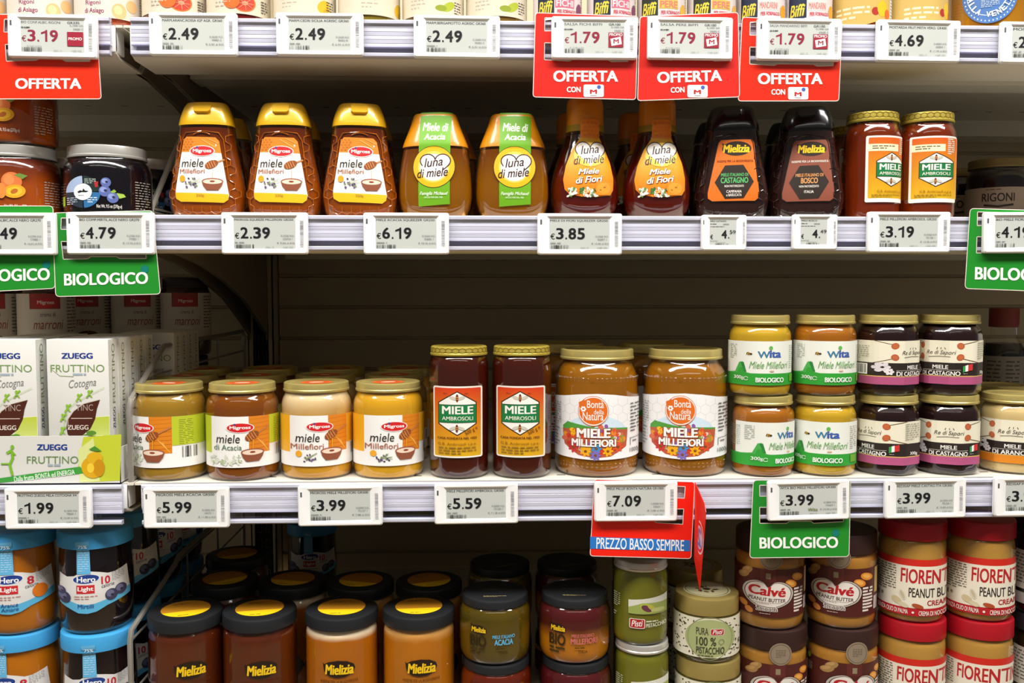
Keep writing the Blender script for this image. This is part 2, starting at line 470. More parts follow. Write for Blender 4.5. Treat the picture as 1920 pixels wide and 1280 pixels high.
def bracket(parent, x, zd):
    lower = [(.025, -.031), (.11, -.031), (.2, -.041), (.29, -.058), (.39, -.084), (.46, -.112), (.53, -.142), (BACK-.037, -.15), (BACK-.037, -.012), (.025, -.012)]
    prof = [(y, zd+z) for y, z in lower]
    bm = extrude_x(prof, x-.0015, x+.0015)
    low = [(x, y, zd+z) for y, z in lower[:7]]
    bm2 = bm
    for a, b in zip(low, low[1:]):      # folded flange under the plate
        q = [(a[0]-.0025, a[1], a[2]), (a[0]+.0025, a[1], a[2]), (b[0]+.0025, b[1], b[2]), (b[0]-.0025, b[1], b[2])]
        bm2.faces.new([bm2.verts.new(p) for p in q])
    return obj('bracket', bm2, mat('bracket_steel', '8c8170', .5, vary=.05), parent, 0)
def price_rail(parent, x0, x1, zt, zb):
    h = zt-zb
    ins = [(.0016, zb+h*.27)]
    # ribbed white insert
    n = 6
    for i in range(n):
        a, b = zb+h*(.27+.62*i/n), zb+h*(.27+.62*(i+1)/n)
        ins += [(.0012+.0002*(i % 2), a+.0003), (.0013+.0002*((i+1) % 2), b-.0004), (.0016, b)]
    ins += [(.0060, zb+h*.89), (.0060, zb+h*.27)]
    obj('ribbed_insert', extrude_x(ins, x0, x1), RAILP, parent, 20)
    cov = [(.0060, zt), (.0002, zt), (-.0006, zt-.001), (-.0006, zt-.0035), (.0002, zt-.0042), (.0040, zt-.0042), (.0040, zt-.0032), (.0060, zt-.0032)]
    obj('top_lip', extrude_x(cov, x0, x1), RAILP, parent, 20)
    low = [(.0050, zb), (-.0004, zb), (-.0010, zb+.001), (-.0010, zb+.0035), (-.0002, zb+.0042), (.0050, zb+.0042)]
    obj('bottom_lip', extrude_x(low, x0, x1), RAILP, parent, 20)
    obj('clear_window', box(x0, .0004, zb+.004, x1, .0009, zb+h*.30), CLEARP, parent, 0)
    r = obj('rear_web', box(x0, .0062, zb, x1, .0072, zt-.002), CLEARP, parent, 0)
    return r
def shelf(x0, x1, zd, rail, label, group=None, lipz=-.030, post=True):
    r = tag(empty('shelf', ((x0+x1)/2, 0, zd)), label, 'shelf', group); r.location = (0, 0, 0)
    # perforated deck sheet: small oblong slots near the front and back edges
    bm = box(x0-(.0063 if x0 > -.5 else 0), .0078, zd-.0025, x1+(.0063 if x0 < -.5 else 0), BACK-.04, zd)
    box(x0+(.03 if x0 > -.5 else 0), BACK-.0401, zd-.0025, x1-(.02 if x0 < -.5 else .004), BACK-.0012, zd, bm=bm)
    obj('deck', bm, STEELW, r, 0)
    slots = bmesh.new(); x = x0+.02
    while x < x1-.03:
        for y in (.030, .20, .40):
            q = [(x, y), (x+.009, y), (x+.009, y+.0035), (x, y+.0035)]
            slots.faces.new([slots.verts.new((a, b, zd+.00008)) for a, b in q])
            slots.faces.new([slots.verts.new((a, b, zd-.0026)) for a, b in reversed(q)])
        x += .05
    obj('deck_slot', slots, mat('slot_dark', '4a443a', .8), r, 0)
    lip = [(.0078, zd-.0006), (.0100, zd-.0006), (.0100, zd-.026), (.020, zd-.0295), (.075, zd-.0295), (.085, zd-.020), (.085, zd-.0026), (.087, zd-.0026), (.087, zd-.021), (.077, zd-.0315), (.018, zd-.0315), (.0078, zd-.0275)]
    obj('front_edge', extrude_x(lip, x0, x1), STEELW, r, 25)
    rib = [(.16, zd-.0026), (.16, zd-.018), (.20, zd-.018), (.20, zd-.0026), (.198, zd-.0026), (.198, zd-.016), (.162, zd-.016), (.162, zd-.0026)]
    obj('stiffener', extrude_x(rib, x0+.01, x1-.01), STEELW, r, 0)
    rear = [(BACK-.10, zd-.0026), (BACK-.10, zd-.026), (BACK-.04, zd-.026), (BACK-.04, zd-.0026)]
    obj('rear_edge', extrude_x(rear, x0+.05 if x0 > -.5 else x0, x1-(.05 if x1 < 0 else 0)), STEELW, r, 0)
    if rail:
        price_rail(r, x0+.003, x1-.003, *rail)
    for x in ((x0+.006,) if x0 > -.5 else (x1-.006,)): bracket(r, x, zd)
    for x in ((x1-.006,) if x0 > -.5 else ()): bracket(r, x, zd)
    ec = bmesh.new()
    ex = x0 if x0 > -.5 else x1-.006
    box(ex, .006, zd-.026, ex+.006, .03, zd-.001, .001, ec); obj('end_cap', ec, WHITEP, r, 25)
    return r
names = ['top shelf carrying marmalades and mostarda', 'second shelf carrying the squeeze bottles', 'third shelf carrying the white-labelled honey jars', 'lowest shelf carrying dark-lidded honey and peanut butter']
lefts = ['short top shelf stretch with the lone red offer card', 'short shelf stretch under the apricot and blueberry jam', 'short shelf stretch under the fruit snack boxes', 'short shelf stretch under the blue-lidded jam jars']
for zd, rl, a, b in zip((D1, D2, D3, D4), RAILZ+((D4, D4-.036),), names, lefts):
    shelf(-.340, XR, zd, rl, 'long cream steel '+a, 'shelves of the wide bay')
    shelf(XL, -.354, zd, rl, 'cream steel '+b, 'shelves of the narrow bay')

# ------------------------------------------------------------------ wire dividers
def divider(label, x, zd, m, y0=.012, rise=.078, top=.130, yt=.11, yb=.46, front=True):
    r = tag(empty('wire_divider', (x, 0, zd)), label, 'shelf divider')
    R = .0030
    pts = [(0, y0, .0), (0, y0, rise*.5), (0, y0, rise-.006), (0, y0+.004, rise+.004)]
    pts += [(0, yt-.006, top-.006), (0, yt+.006, top), (0, yb-.005, top), (0, yb, top-.006), (0, yb, 0)]
    obj('frame_wire', tube(pts, R), m, r)
    bm = tube([(0, y0, rise*.42), (0, yb, rise*.42)], .0013)
    for zz in (rise*.95, rise*1.30): 
        ys = y0+.004+(yt-y0)*(max(0, zz-rise)/(top-rise))
        tube([(.0005, ys, zz), (.0005, yb, zz)], .0013, bm)
    obj('cross_wire', bm, m, r)
    for yy in (.20, .33): obj('stay_wire', tube([(-.001, yy, 0), (-.001, yy, top+.001)], .0014), m, r)
    obj('base_wire', tube([(0, y0, .0022), (0, yb, .0022)], .0022), m, r)
    return r
divider('cream coated wire divider between the blueberry jam and the squeeze bottles', stand(285, .07, D2), D2+.0003, WHITEW, y0=.066, rise=.012, top=.105, yt=.17)
divider('grey wire divider between the fruit snack boxes and the honey jars', -.3515, D3+.0003, DARKW)
divider('dark wire divider between the blue-lidded jam and the black-lidded honey', stand(246, .014, .87), D4+.0003, DARKW, yt=.16, top=.142, rise=.105)

# ------------------------------------------------------------------ electronic price tags
TW, TH = .0838, .0406
SCREENP = mat('screen_glass', 'c3c7c1', .3, vary=.01)
def tag_housing(r, w, h, hx0, hx1, hz0, hz1):
    bm = bmesh.new()
    def ring(x0, z0, x1, z1, rad, y): return [bm.verts.new((x, y, z)) for x, z in rrect(x0, z0, x1, z1, rad, 4)]
    R = [ring(-w/2, -h/2, w/2, h/2, .0022, 0), ring(-w/2, -h/2, w/2, h/2, .0022, -.0040), ring(-w/2+.0012, -h/2+.0012, w/2-.0012, h/2-.0012, .0018, -.0052),
         ring(hx0-.0028, hz0-.0022, hx1+.0028, hz1+.0022, .0006, -.0052), ring(hx0, hz0, hx1, hz1, .0004, -.0036)]
    for a, b in zip(R, R[1:]):
        n = len(a)
        for i in range(n): bm.faces.new((a[i], a[(i+1) % n], b[(i+1) % n], b[i]))
    bm.faces.new(R[0][::-1]); bm.faces.new(R[-1])
    return obj('housing', bm, WHITEP, r, 30)
def price_tag(box_px, price, title, label, kind='std', size=None, lines=('0,3600 KG', '99983 3'), per='€ 6,92 al KG', foot=False, tilt=0, group='electronic price tags on the shelf edges', y=-.0015):
    ul, vt, ur, vb = box_px; small = kind == 'small'
    w, h = (.0452, .0352) if small else (TW, TH)
    x, z = P((ul+ur)/2, (vt+vb)/2, y-.006)
    r = tag(empty('price_tag', (x, y, z)), label, 'price tag', group); r.rotation_euler = (0, math.radians(tilt), 0)
    if small: hx0, hx1, hz0, hz1 = -w/2+w*.185, -w/2+w*.775, -h/2+h*.16, h/2-h*.125
    else: hx0, hx1, hz0, hz1 = -w/2+w*.142, -w/2+w*.853, -h/2+h*.135, h/2-h*.125
    tag_housing(r, w, h, hx0, hx1, hz0, hz1)
    s = Pr(0, 0, 1); sw, sh = hx1-hx0, hz1-hz0
    # screen print: fractions of the screen, y downwards
    s.k = 1; s.u0 = -hx0; s.v0 = hz1
    class Q: pass
    def px(a, b): return (a*sw+hx0, hz1-b*sh)
    s.pt = px
    s.rect(0, 0, 1, 1, 'c2c6c0')
    ink, red, gry = '15161a', '8e1f38', '74787a'
    if small:
        s.text(title, .02, .04, .62, .10, ink, .02); s.text('GR250', .5, .17, .72, .225, ink)
        s.greek(.02, .17, .42, .225, 1, '4c4f52'); s.greek(.02, .27, .9, .32, 1, gry)
        s.text('€', .02, .60, .12, .77, ink, .01); a, b = price.split('.')
        s.digits(a+'.', .43, .42, .76, .74, ink, .03); s.digits(b, .74, .42, .98, .56, ink, .0)
        s.greek(.02, .83, .5, .87, 1, gry); s.greek(.25, .90, .8, .935, 1, gry); s.bars(.2, .94, .7, 1.0, ink, 24)
    else:
        promo = kind in ('promo', 'promom'); c = red if promo else ink
        s.text(title, .01, .035, .97 if not promo else .63, .115, ink if not promo else '55585a', .015)
        s.text('€', .015, .49, .088, .68, c, .008)
        s.digits(price, .10, .31, .60, .672, c, .028)
        if promo:
            s.text('GR100' if kind == 'promom' else 'GR330', .74, .035, .93, .105, '55585a', .01); s.text('0,1000 GA', .78, .13, .99, .19, gry); s.text('59685 C', .83, .24, .99, .30, gry)
            s.text('€ 1.99' if kind == 'promom' else '€ 3.89', .015, .215, .14, .265, ink, .02); s.line([(.01, .24), (.15, .235)], .012, ink)
            if kind == 'promo':
                s.rect(.735, .36, .99, .80, '9c1c34'); s.text('PROMO', .755, .53, .97, .62, 'f0e8e6', .03)
            else:
                s.rect(.735, .33, .98, .80, '9c2238'); s.text('PROMO', .75, .35, .965, .44, 'f0e8e6', .03)
                s.poly([(.765, .53), (.935, .46), (.955, .70), (.785, .76)], 'e8e4e0'); s.text('M', .815, .54, .905, .68, '9c2238', .03)
            s.text(per, .1, .80, .33, .85, gry); s.bars(.02, .86, .33, 1.0, ink, 30)
        else:
            s.text(lines[0], .765, .555, .975, .615, gry); s.text(lines[1], .80, .65, .95, .71, gry)
            s.text(per, .70, .79, .985, .85, '5c6062'); s.greek(.015, .79, .30, .84, 1, gry); s.bars(.015, .865, .335, .995, ink, 30)
        if foot: s.text('QAC: 12', .52, .93, .65, .98, gry); s.text('CAP: 225', .80, .93, .96, .98, gry)
        if foot == 'w': s.text('Wita', .49, .77, .66, .86, '6a7a2a', .03)
    s.build('screen', r, front(-.0037), base=0.0)
    q = Pr(0, 0, 1); q.pt = lambda a, b: (a*w-w/2, h/2-b*h)
    q.rr(.032, .15, .052, .27, .006, '55585c')
    q.build('status_light', r, front(-.0053), base=.00002)
    q = Pr(0, 0, 1); q.pt = lambda a, b: (a*w-w/2, h/2-b*h)
    y0 = .2
    while y0 < .8:
        d = random.choice((.008, .014, .02)); q.rect(.912, y0, .952, y0+d, 'a9aaae'); y0 += d+.012
    q.build('side_barcode', r, front(-.0053), base=.00002)
    return r
PT = price_tag
PT((16, 28, 177, 106), '3.19', 'BIO CONF.ALBIC RIGONI', 'price tag 3.19 with red promo square on the plain red offer card', 'promo', foot=True, tilt=.6, y=-.0034, per='€ 9,67 al KG')
PT((282, 24, 440, 102), '2.49', 'MARM.ARANC.ROSSA IGP AGR. GR360', 'price tag 2.49 first from the bay joint on the top shelf edge')
PT((520, 24, 678, 103), '2.49', 'MARM.CEDRI SICILIA AGRISIC GR360', 'price tag 2.49 midway of the three alike on the top shelf edge', lines=('0,3600 KG', '96963 8'))
PT((779, 28, 934, 108), '2.49', 'MARM.BERGAMOTTO AGRISIC GR360', 'price tag 2.49 nearest the red offer cards on the top shelf edge', lines=('0,3600 KG', '96963 4'), tilt=.4)
PT((1038, 30, 1192, 110), '1.79', 'SALSA FICHI BIFFI', 'price tag 1.79 for fig sauce with crooked red promo square', 'promom', foot=True, y=-.0034, per='€ 17,90 al KG')
PT((1217, 31, 1373, 111), '1.79', 'SALSA PERE BIFFI', 'price tag 1.79 for pear sauce between the other two promo tags', 'promom', foot=True, y=-.0034, per='€ 17,90 al KG', tilt=.3)
PT((1424, 33, 1576, 113), '1.79', 'SALSA MANDARINO BIFFI', 'price tag 1.79 for mandarin sauce on its red card', 'promom', foot=True, y=-.0034, per='€ 17,90 al KG', tilt=.3)
PT((1650, 37, 1798, 115), '4.69', 'MOSTARDA FRUT.MISTA VERO. GR400', 'price tag 4.69 under the mostarda on the top shelf edge', foot=True, per='€ 11,73 al KG', lines=('0,4000 KG', '65865 1'), tilt=.4)
PT((1882, 41, 2030, 118), '2.49', 'MOSTARDA VENETA', 'price tag under the jar with the round blue label', tilt=.4)
PT((-58, 399, 98, 477), '3.49', 'BIO COMP.ALBIC.ALCE NERO GR270', 'price tag ending in 49 under the apricot jam on a green card', lines=('0,2700 KG', '77980 1'), per='€ 16,63 al KG', y=-.0034)
PT((125, 398, 286, 476), '4.79', 'BIO COMP.MIRTIL.ALCE NERO GR270', 'price tag 4.79 under the blueberry jam on a green card', lines=('0,2700 KG', '77982 1'), per='€ 17,74 al KG', y=-.0034)
PT((415, 398, 576, 476), '2.39', 'MIGROSS SQUEEZE MILLEFIORI GR250', 'price tag 2.39 under the gold-capped squeeze bottles', lines=('0,2500 KG', '235756 1'), per='€ 9,56 al KG', foot=True)
PT((685, 399, 838, 476), '6.19', 'MIELE ACACIA SQUEEZER GR250', 'price tag 6.19 under the green-banded squeeze bottles', lines=('0,2500 KG', '95896 1'), per='€ 24,76 al KG')
PT((1012, 400, 1163, 477), '3.85', 'MIELE DI FIORI SQUEEZER GR250', 'price tag 3.85 under the drop-shaped orange-label bottles', lines=('0,2500 KG', '95897 1'), per='€ 15,40 al KG', foot=True)
PT((1316, 403, 1401, 469), '4.59', 'MIELE CASTAGNO', 'small square price tag 4.59 under the orange-label black bottle', 'small')
PT((1487.5, 402, 1571, 468), '4.49', 'MIELE BOSCO', 'small square price tag 4.49 under the brown-label black bottle', 'small')
PT((1630, 397, 1782, 473), '3.19', 'MIELE MILLEFIORI AMBROSOL GR250', 'price tag 3.19 under the gold-lidded tall jars on the second shelf', lines=('0,2500 KG', '75158 1'), per='€ 12,76 al KG', foot=True)
PT((1847, 398, 2000, 473), '4.19', 'BIO MIELE FIORI RIGONI GR300', 'price tag 4.19 on the green card near the dark fruit spread jars', y=-.0034, tilt=-.5)
PT((10, 916, 167, 992), '1.99', 'FRUTTINO ZUEGG MELA COTOGNA X4', 'price tag 1.99 under the fruit snack boxes', lines=('0,1600 KG', '7860 1'), per='€ 12,44 al KG', foot=True)
PT((268, 914, 428, 991), '5.99', 'MIGROSS MIELE ACACIA GR500', 'price tag 5.99 under the two acacia honey jars', lines=('0,5000 KG', '236751 1'), per='€ 11,98 al KG')
PT((560, 911, 715, 986), '3.99', 'MIGROSS MIELE MILLEFIORI GR500', 'price tag 3.99 under the two pale wildflower honey jars', lines=('0,5000 KG', '75157 1'), per='€ 7,98 al KG', tilt=-.4)
PT((817, 906, 969, 984), '5.59', 'MIELE MILLEFIORI AMBROSOL GR500', 'price tag 5.59 under the two tall dark red honey jars', lines=('0,5000 KG', '75160 1'), per='€ 11,18 al KG', tilt=-.4)
PT((1117, 902, 1269, 979), '7.09', 'MIELE MILLEF BONTA NATURA GR1000', 'price tag 7.09 on the red card with the folded flag', lines=('1,0000 KG', '236621 1'), per='€ 7,09 al KG', foot=True, y=-.0034)
PT((1441, 901, 1594, 976), '3.99', 'WITA BIO MIELE MILLEFIORI GR300', 'price tag 3.99 on the green card under the green-label honey stack', lines=('0,3000 KG', '176669 1'), per='€ 13,30 al KG', foot='w', y=-.0034, tilt=-1.0)
PT((1661, 897, 1813, 973), '3.99', 'REDISAP MIELE CASTAG ITA GR300', 'price tag 3.99 under the pink-striped chestnut honey stack', lines=('0,3000 KG', '75156 1'), per='€ 13,30 al KG', foot=True, tilt=-.5)
PT((1866, 895, 2018, 967), '3.99', 'REDISAP MIELE ARANCIO GR300', 'price tag under the pale honey jar with orange stripe', tilt=-.5)

# ------------------------------------------------------------------ promotional cards
def card(label, name, colr, zoom, outline, holes, prints, y=-.0026, tilt=0, edge='e9dcd2'):
    ox, oy, sc = zoom
    pc = lambda a, b: P(ox+a/sc, oy+b/sc, y)
    out = [pc(*p) for p in outline]; hs = [[pc(*p) for p in h] for h in holes]
    cx = sum(p[0] for p in out)/len(out); cz = max(p[1] for p in out)
    loc = lambda l: [(x-cx, z-cz) for x, z in l]
    out, hs = loc(out), [loc(h) for h in hs]
    r = tag(empty(name, (cx, y, cz)), label, 'promotional card')
    ex = sum(p[0] for p in out)/len(out); ez = sum(p[1] for p in out)/len(out)
    obj('panel', plate(out, hs, 0, .0006), mat('card_'+colr, colr, .38, vary=.01), r, 0)
    rim = bmesh.new()
    for l in [out]+hs:
        n = len(l)
        for i in range(n):
            a, b = l[i], l[(i+1) % n]; dx, dz = b[0]-a[0], b[1]-a[1]; q = math.hypot(dx, dz) or 1; nx, nz = -dz/q*.00035, dx/q*.00035
            vs = [rim.verts.new(p) for p in ((a[0]-nx, -.0001, a[1]-nz), (b[0]-nx, -.0001, b[1]-nz), (b[0]+nx, -.0001, b[1]+nz), (a[0]+nx, -.0001, a[1]+nz))]
            rim.faces.new(vs)
    obj('cut_edge', rim, mat('card_cut_edge', edge, .5), r, 0)
    s = Pr(); s.pt = lambda a, b: (lambda q: (q[0]-cx, q[1]-cz))(pc(a, b))
    prints(s); s.build('lettering', r, front(-.0001), m=CARDP)
    return r
def rq(x0, y0, x1, y1, r=10): return [(a, b) for a, b in rrect(x0, y0, x1, y1, r, 4)]
def rquad(p, r=18):
    """rounded quadrilateral through four corner points"""
    out = []
    for i in range(4):
        a, b, c = Vector(p[i-1]), Vector(p[i]), Vector(p[(i+1) % 4])
        s, e = b+(a-b).normalized()*r, b+(c-b).normalized()*r
        for j in range(6):
            t = j/5; q = s*(1-t)**2+b*2*t*(1-t)+e*t*t; out.append((q.x, q.y))
    return out
def offerta_m(dx, dy, rot=0):
    def f(s):
        s.text('OFFERTA', 1192+dx, 397+dy, 1556+dx, 460+dy, 'f7f0ea', .045, 0, rot)
        s.text('CON', 1268+dx, 488+dy, 1346+dx, 519+dy, 'f7f0ea', .045, 0, rot)
        s.rr(1362+dx, 476+dy, 1476+dx, 546+dy, 10, 'f6f4f4'); s.text('M', 1398+dx, 504+dy, 1438+dx, 528+dy, 'c22a2a', .05); s.ell(1449+dx, 490+dy, 11, 11, '4a68b4'); s.rect(1400+dx, 536+dy, 1436+dx, 538+dy, '8a6a6a')
    return f
def offer_holes(dx, dy):
    return [[(1145+dx, 100+dy), (1600+dx, 104+dy), (1600+dx, 176+dy), (1143+dx, 174+dy)],
            [(1143+dx, 241+dy), (1618+dx, 246+dy), (1612+dx, 346+dy), (1520+dx, 348+dy), (1500+dx, 338+dy), (1300+dx, 336+dy), (1280+dx, 344+dy), (1142+dx, 336+dy)]]
card('red offer card for fig sauce, farthest from the mostarda of three with a white badge', 'promo_card', 'd9251c', (640, 0, 3), rquad([(1092, 72), (1668, 92), (1656, 560), (1078, 545)]), offer_holes(0, 0), offerta_m(0, 0))
card('red offer card for pear sauce, between two others with a white badge', 'promo_card', 'd9261d', (640, 0, 3), rquad([(1680, 94), (2232, 70), (2240, 545), (1666, 566)]), offer_holes(578, -4), offerta_m(584, 2, -2), y=-.0029)
card('red offer card for mandarin sauce beside the mostarda tag', 'promo_card', 'e0280c', (640, 0, 3), rquad([(2255, 97), (2818, 120), (2798, 568), (2232, 568)]), offer_holes(1155, 24), offerta_m(1150, 14))
card('plain red offer card at the fruit spread jars, without white badge', 'promo_card', 'f22c06', (0, 0, 3), rquad([(-60, 80), (540, 84), (570, 556), (-40, 556)]), [[(25, 108), (480, 108), (480, 180), (22, 180)], [(30, 250), (510, 250), (506, 346), (370, 346), (350, 334), (220, 332), (200, 340), (36, 344)]],
     lambda s: s.text('OFFERTA', 86, 440, 458, 500, 'f7f0ea', .045))
def biologico(x0, y0, x1, y1, dot, rot=0):
    def f(s):
        s.ell(dot[0], dot[1], (x1-x0)*.048, (x1-x0)*.048, '147a6c')
        s.text('BIOLOGICO', x0, y0, x1, y1, 'f2f6ee', .04, 0, rot)
    return f
def bio_holes(x0, y0, k):
    g = lambda p: [(x0+a*k, y0+b*k) for a, b in p]
    return [g([(62, 40), (560, 40), (560, 118), (60, 112)]), g([(62, 188), (600, 190), (598, 296), (430, 296), (410, 284), (250, 284), (228, 298), (75, 300)])]
GR = '1f8a28'
card('green organic card under the blueberry jam', 'promo_card', GR, (0, 180, 3.369), rquad([(330, 738), (965, 724), (1014, 1250), (352, 1266)], 26), bio_holes(325, 730, 1), biologico(405, 1116, 936, 1192, (915, 1094), -1.2), y=-.0029)
card('green organic card under the apricot jam, cut by the picture edge', 'promo_card', GR, (0, 180, 3.369), rquad([(-300, 694), (335, 694), (348, 1214), (-290, 1245)], 26), bio_holes(-310, 700, 1), biologico(-215, 1092, 316, 1170, (292, 1066), -1.5))
card('green organic card beside the dark fruit spread jars of the second shelf', 'promo_card', GR, (1500, 170, 3.281), rquad([(1046, 724), (1660, 742), (1660, 1240), (1014, 1216)], 26), [[(1092, 745), (1600, 760), (1600, 832), (1090, 830)], [(1088, 898), (1640, 905), (1640, 1000), (1085, 998)]], biologico(1075, 1090, 1596, 1168, (1560, 1070), 1.5))
card('green organic card under the green-label honey stack', 'promo_card', GR, (1360, 880, 3.2), rquad([(168, 64), (752, 58), (742, 522), (146, 530)], 24), [[(206, 94), (700, 92), (700, 160), (206, 160)], [(206, 226), (712, 226), (708, 312), (530, 322), (512, 310), (385, 310), (368, 322), (206, 322)]], biologico(204, 404, 676, 472, (662, 380), -.5))
def prezzo(s):
    s.poly([(84, 402), (684, 424), (684, 490), (84, 474)], '2a78c8'); s.text('PREZZO BASSO SEMPRE', 122, 414, 648, 482, 'f4f6f8', .015, 0, 1.6)
fc = card('red low-price card with blue band and a folded flag', 'promo_card', 'f0200e', (1080, 880, 3.2), rquad([(110, 58), (712, 74), (690, 534), (84, 518)], 20), [[(600, 100), (655, 102), (650, 172), (600, 170)], [(560, 236), (646, 236), (640, 328), (480, 318), (470, 308), (560, 308)]], prezzo)
# the flag folds out of the card towards the aisle
xs, zs = fc.location.x, fc.location.z
def fl_pt(v, y, xq): return (xq-xs, y-fc.location.y, P(1300, v, y)[1]-zs)
xf = P(1303, 960, -.003)[0]
fp = [fl_pt(904, -.003, xf-.0005), fl_pt(946, -.042, xf), fl_pt(960, -.047, xf), fl_pt(1040, -.036, xf), fl_pt(1106, -.026, xf), fl_pt(1046, -.003, xf-.0005)]
bm = bmesh.new(); a = [bm.verts.new(p) for p in fp]; b = [bm.verts.new((p[0]+.0006, p[1], p[2])) for p in fp]; n = len(fp)
bm.faces.new(a); bm.faces.new(b[::-1])
for i in range(n): bm.faces.new((a[i], a[(i+1) % n], b[(i+1) % n], b[i]))
fo = obj('folded_flag', bm, mat('card_f0200e', 'f0200e', .38), fc, 0)
s = Pr(); s.pt = lambda a, b: (a, b)
cz = (P(1303, 1005, -.02)[1]-zs)
s.ring(-.0215, cz, .0148, .0168, 'f0dcd8'); s.ell(-.0215, cz, .0118, .0118, 'd8c6d6'); s.text('↓' if False else '2', -.029, cz+.009, -.014, cz-.009, '7a74b0', .05)
sf = lambda x, z, o: (xf-xs-.0001-o, x*1.0+.0, z)
s.build('round_badge', fo, sf, m=CARDP)
# ------------------------------------------------------------------ jars and bottles: builders
def soft(prof):
    """round the shoulder and foot of an outline"""
    q = prof[1:]
    for _ in range(2):
        o = [q[0]]
        for a, b in zip(q, q[1:]):
            o += [(a[0]*.75+b[0]*.25, a[1]*.75+b[1]*.25), (a[0]*.25+b[0]*.75, a[1]*.25+b[1]*.75)]
        q = o+[q[-1]]
    return [prof[0]]+q
CLEAR = {'squeeze': .3, 'acacia': .5, 'flowers': .6, 'ambrosoli': .6, 'ambrosoli_small': .55, 'dark_amber': .35, 'bio_acacia': .5, 'bio_red': .5, 'acacia_jar': .3, 'big_millefiori': .3}
def zs(prof, f): return [(r, z*f) for r, z in prof]
def inset(prof, d, top):
    out = [(0, prof[0][1]+.0022)]
    for r, z in prof:
        if r < d*3: continue
        if z > top: break
        out.append((r-d, max(z, prof[0][1]+.0022)))
    r0 = out[-1][0]; out.append((r0, top)); out.append((0, top)); return out
def twist_lid(r, z0, z1, rec=.0014):
    return [(r-.0012, z0), (r-.0002, z0+.0003), (r, z0+.001), (r, z0+.0022), (r-.0006, z0+.0030), (r-.0006, z1-.0016), (r-.0009, z1-.0006), (r-.0020, z1), (r-.0048, z1-.0002), (r-.0062, z1-rec), (0, z1-rec)]
def screw_lid(r, z0, z1):
    return [(r-.0012, z0), (r, z0+.0004), (r, z1-.0022), (r-.0006, z1-.0008), (r-.0022, z1), (r-.006, z1+.0002), (0, z1+.0002)]
def jar(name, prof, fill, honey, lid, lidm, sides=0, glass=GLASS, contents='honey', d=.0008, lidname='lid'):
    root = empty(name)
    prof = soft(prof)
    obj('glass_jar', lathe(prof, sides=sides), glass, root, 50, False)
    obj(contents, lathe(inset(prof, d, fill), sides=sides), honey, root, 50)
    l = obj(lidname, lathe(lid), lidm, root, 28)
    return root
def put(root, u, y, zb, extra=0, face=True, tilt=None):
    x = stand(u, y, zb+.05); root.location = (x, y, zb); root.rotation_euler = (0, 0, (facing(x, y) if face else 0)+math.radians(extra)); return root
def series(proto, rows, cat, group):
    """first row places the prototype, the rest place copies: (u, y, z, turn, label)"""
    out = []
    for i, (u, y, z, a, lab) in enumerate(rows):
        r = proto if i == 0 else dup(proto); out.append((r, u, y, z, a, lab))
    for r, u, y, z, a, lab in out: put(r, u, y, z, a); tag(r, lab, cat, group)
    return [q[0] for q in out]
def honey_mat(n, c, sss=.18, vary=.12, rough=.3, **k):
    if n in CLEAR: k['trans'] = CLEAR[n]; rough = .12
    return mat('contents_'+n, c, rough, sss=sss, vary=vary, vscale=25, **k)
def top_print(name, parent, z, f, m=None, y=None):
    s = Pr(); s.pt = lambda a, b: (a*.001, -b*.001); f(s); return s.build(name, parent, lying(z), m=m)

def bee(s, x, y, k, flip=1):
    s.ell(x-k*1.0, y, k*.95, k*.38, 'c9c4b4', 20*flip); s.ell(x+k*1.0, y, k*.95, k*.38, 'c9c4b4', -20*flip)
    s.ell(x, y, k*.33, k*.95, '6a2c14'); s.rect(x-k*.28, y-k*.3, x+k*.28, y-k*.1, 'd89a40'); s.rect(x-k*.28, y+k*.15, x+k*.28, y+k*.32, 'd89a40')
def dipper(s, x, y, k, tipx, tipy):
    s.line([(x, y), (tipx, tipy)], k*.22, 'c07a42')
    a = math.degrees(math.atan2(tipy-y, tipx-x)); s.ell(x, y, k, k*.56, '8e4a22', a)
    ca, sa = math.cos(math.radians(a)), math.sin(math.radians(a))
    for t in (-.6, -.25, .1, .45): s.line([(x+k*t*ca+k*.45*sa*-1, y+k*t*sa+k*.45*ca), (x+k*t*ca+k*.45*sa, y+k*t*sa-k*.45*ca)], k*.09, 'd9924e')
def bowl(s, x, y, k):
    pts = [(x-k, y), (x-k*.86, y+k*.45), (x-k*.55, y+k*.86), (x+k*.55, y+k*.86), (x+k*.86, y+k*.45), (x+k, y)]
    s.poly(pts, '8a4d34'); s.ell(x, y, k, k*.3, '9c5c40'); s.ell(x, y+k*.04, k*.88, k*.23, 'ead2bc'); s.ell(x, y+k*.02, k*.24, k*.09, '8a3a20')
def logo_oval(s, x, y, rx, ry):
    s.ell(x, y, rx*1.08, ry*1.14, 'f2e6e0'); s.ell(x, y, rx, ry, 'd01f24'); s.text('Migross', x-rx*.8, y-ry*.42, x+rx*.8, y+ry*.5, 'f8f0ec', .04); s.ell(x-rx*.42, y-ry*.75, ry*.22, ry*.22, '2c4a9a')
def lavender(s, x, y, k):
    s.hold()
    s.ell(x-k*.9, y-k*.45, k*.32, k*.36, 'e8a424')
    for i in range(16): s.ell(x+random.uniform(-.6, .9)*k, y+random.uniform(-.45, .55)*k, k*.13, k*.09, random.choice(['4d3c66', '6a5a80', '3d3050', '7d8a5a']), random.uniform(0, 90), 8)
    for i in range(4): s.line([(x-k*.2, y+k*.1), (x+random.uniform(.4, 1.2)*k, y+random.uniform(-.6, .4)*k)], k*.05, '8a9a6a')
    s.hold(False)

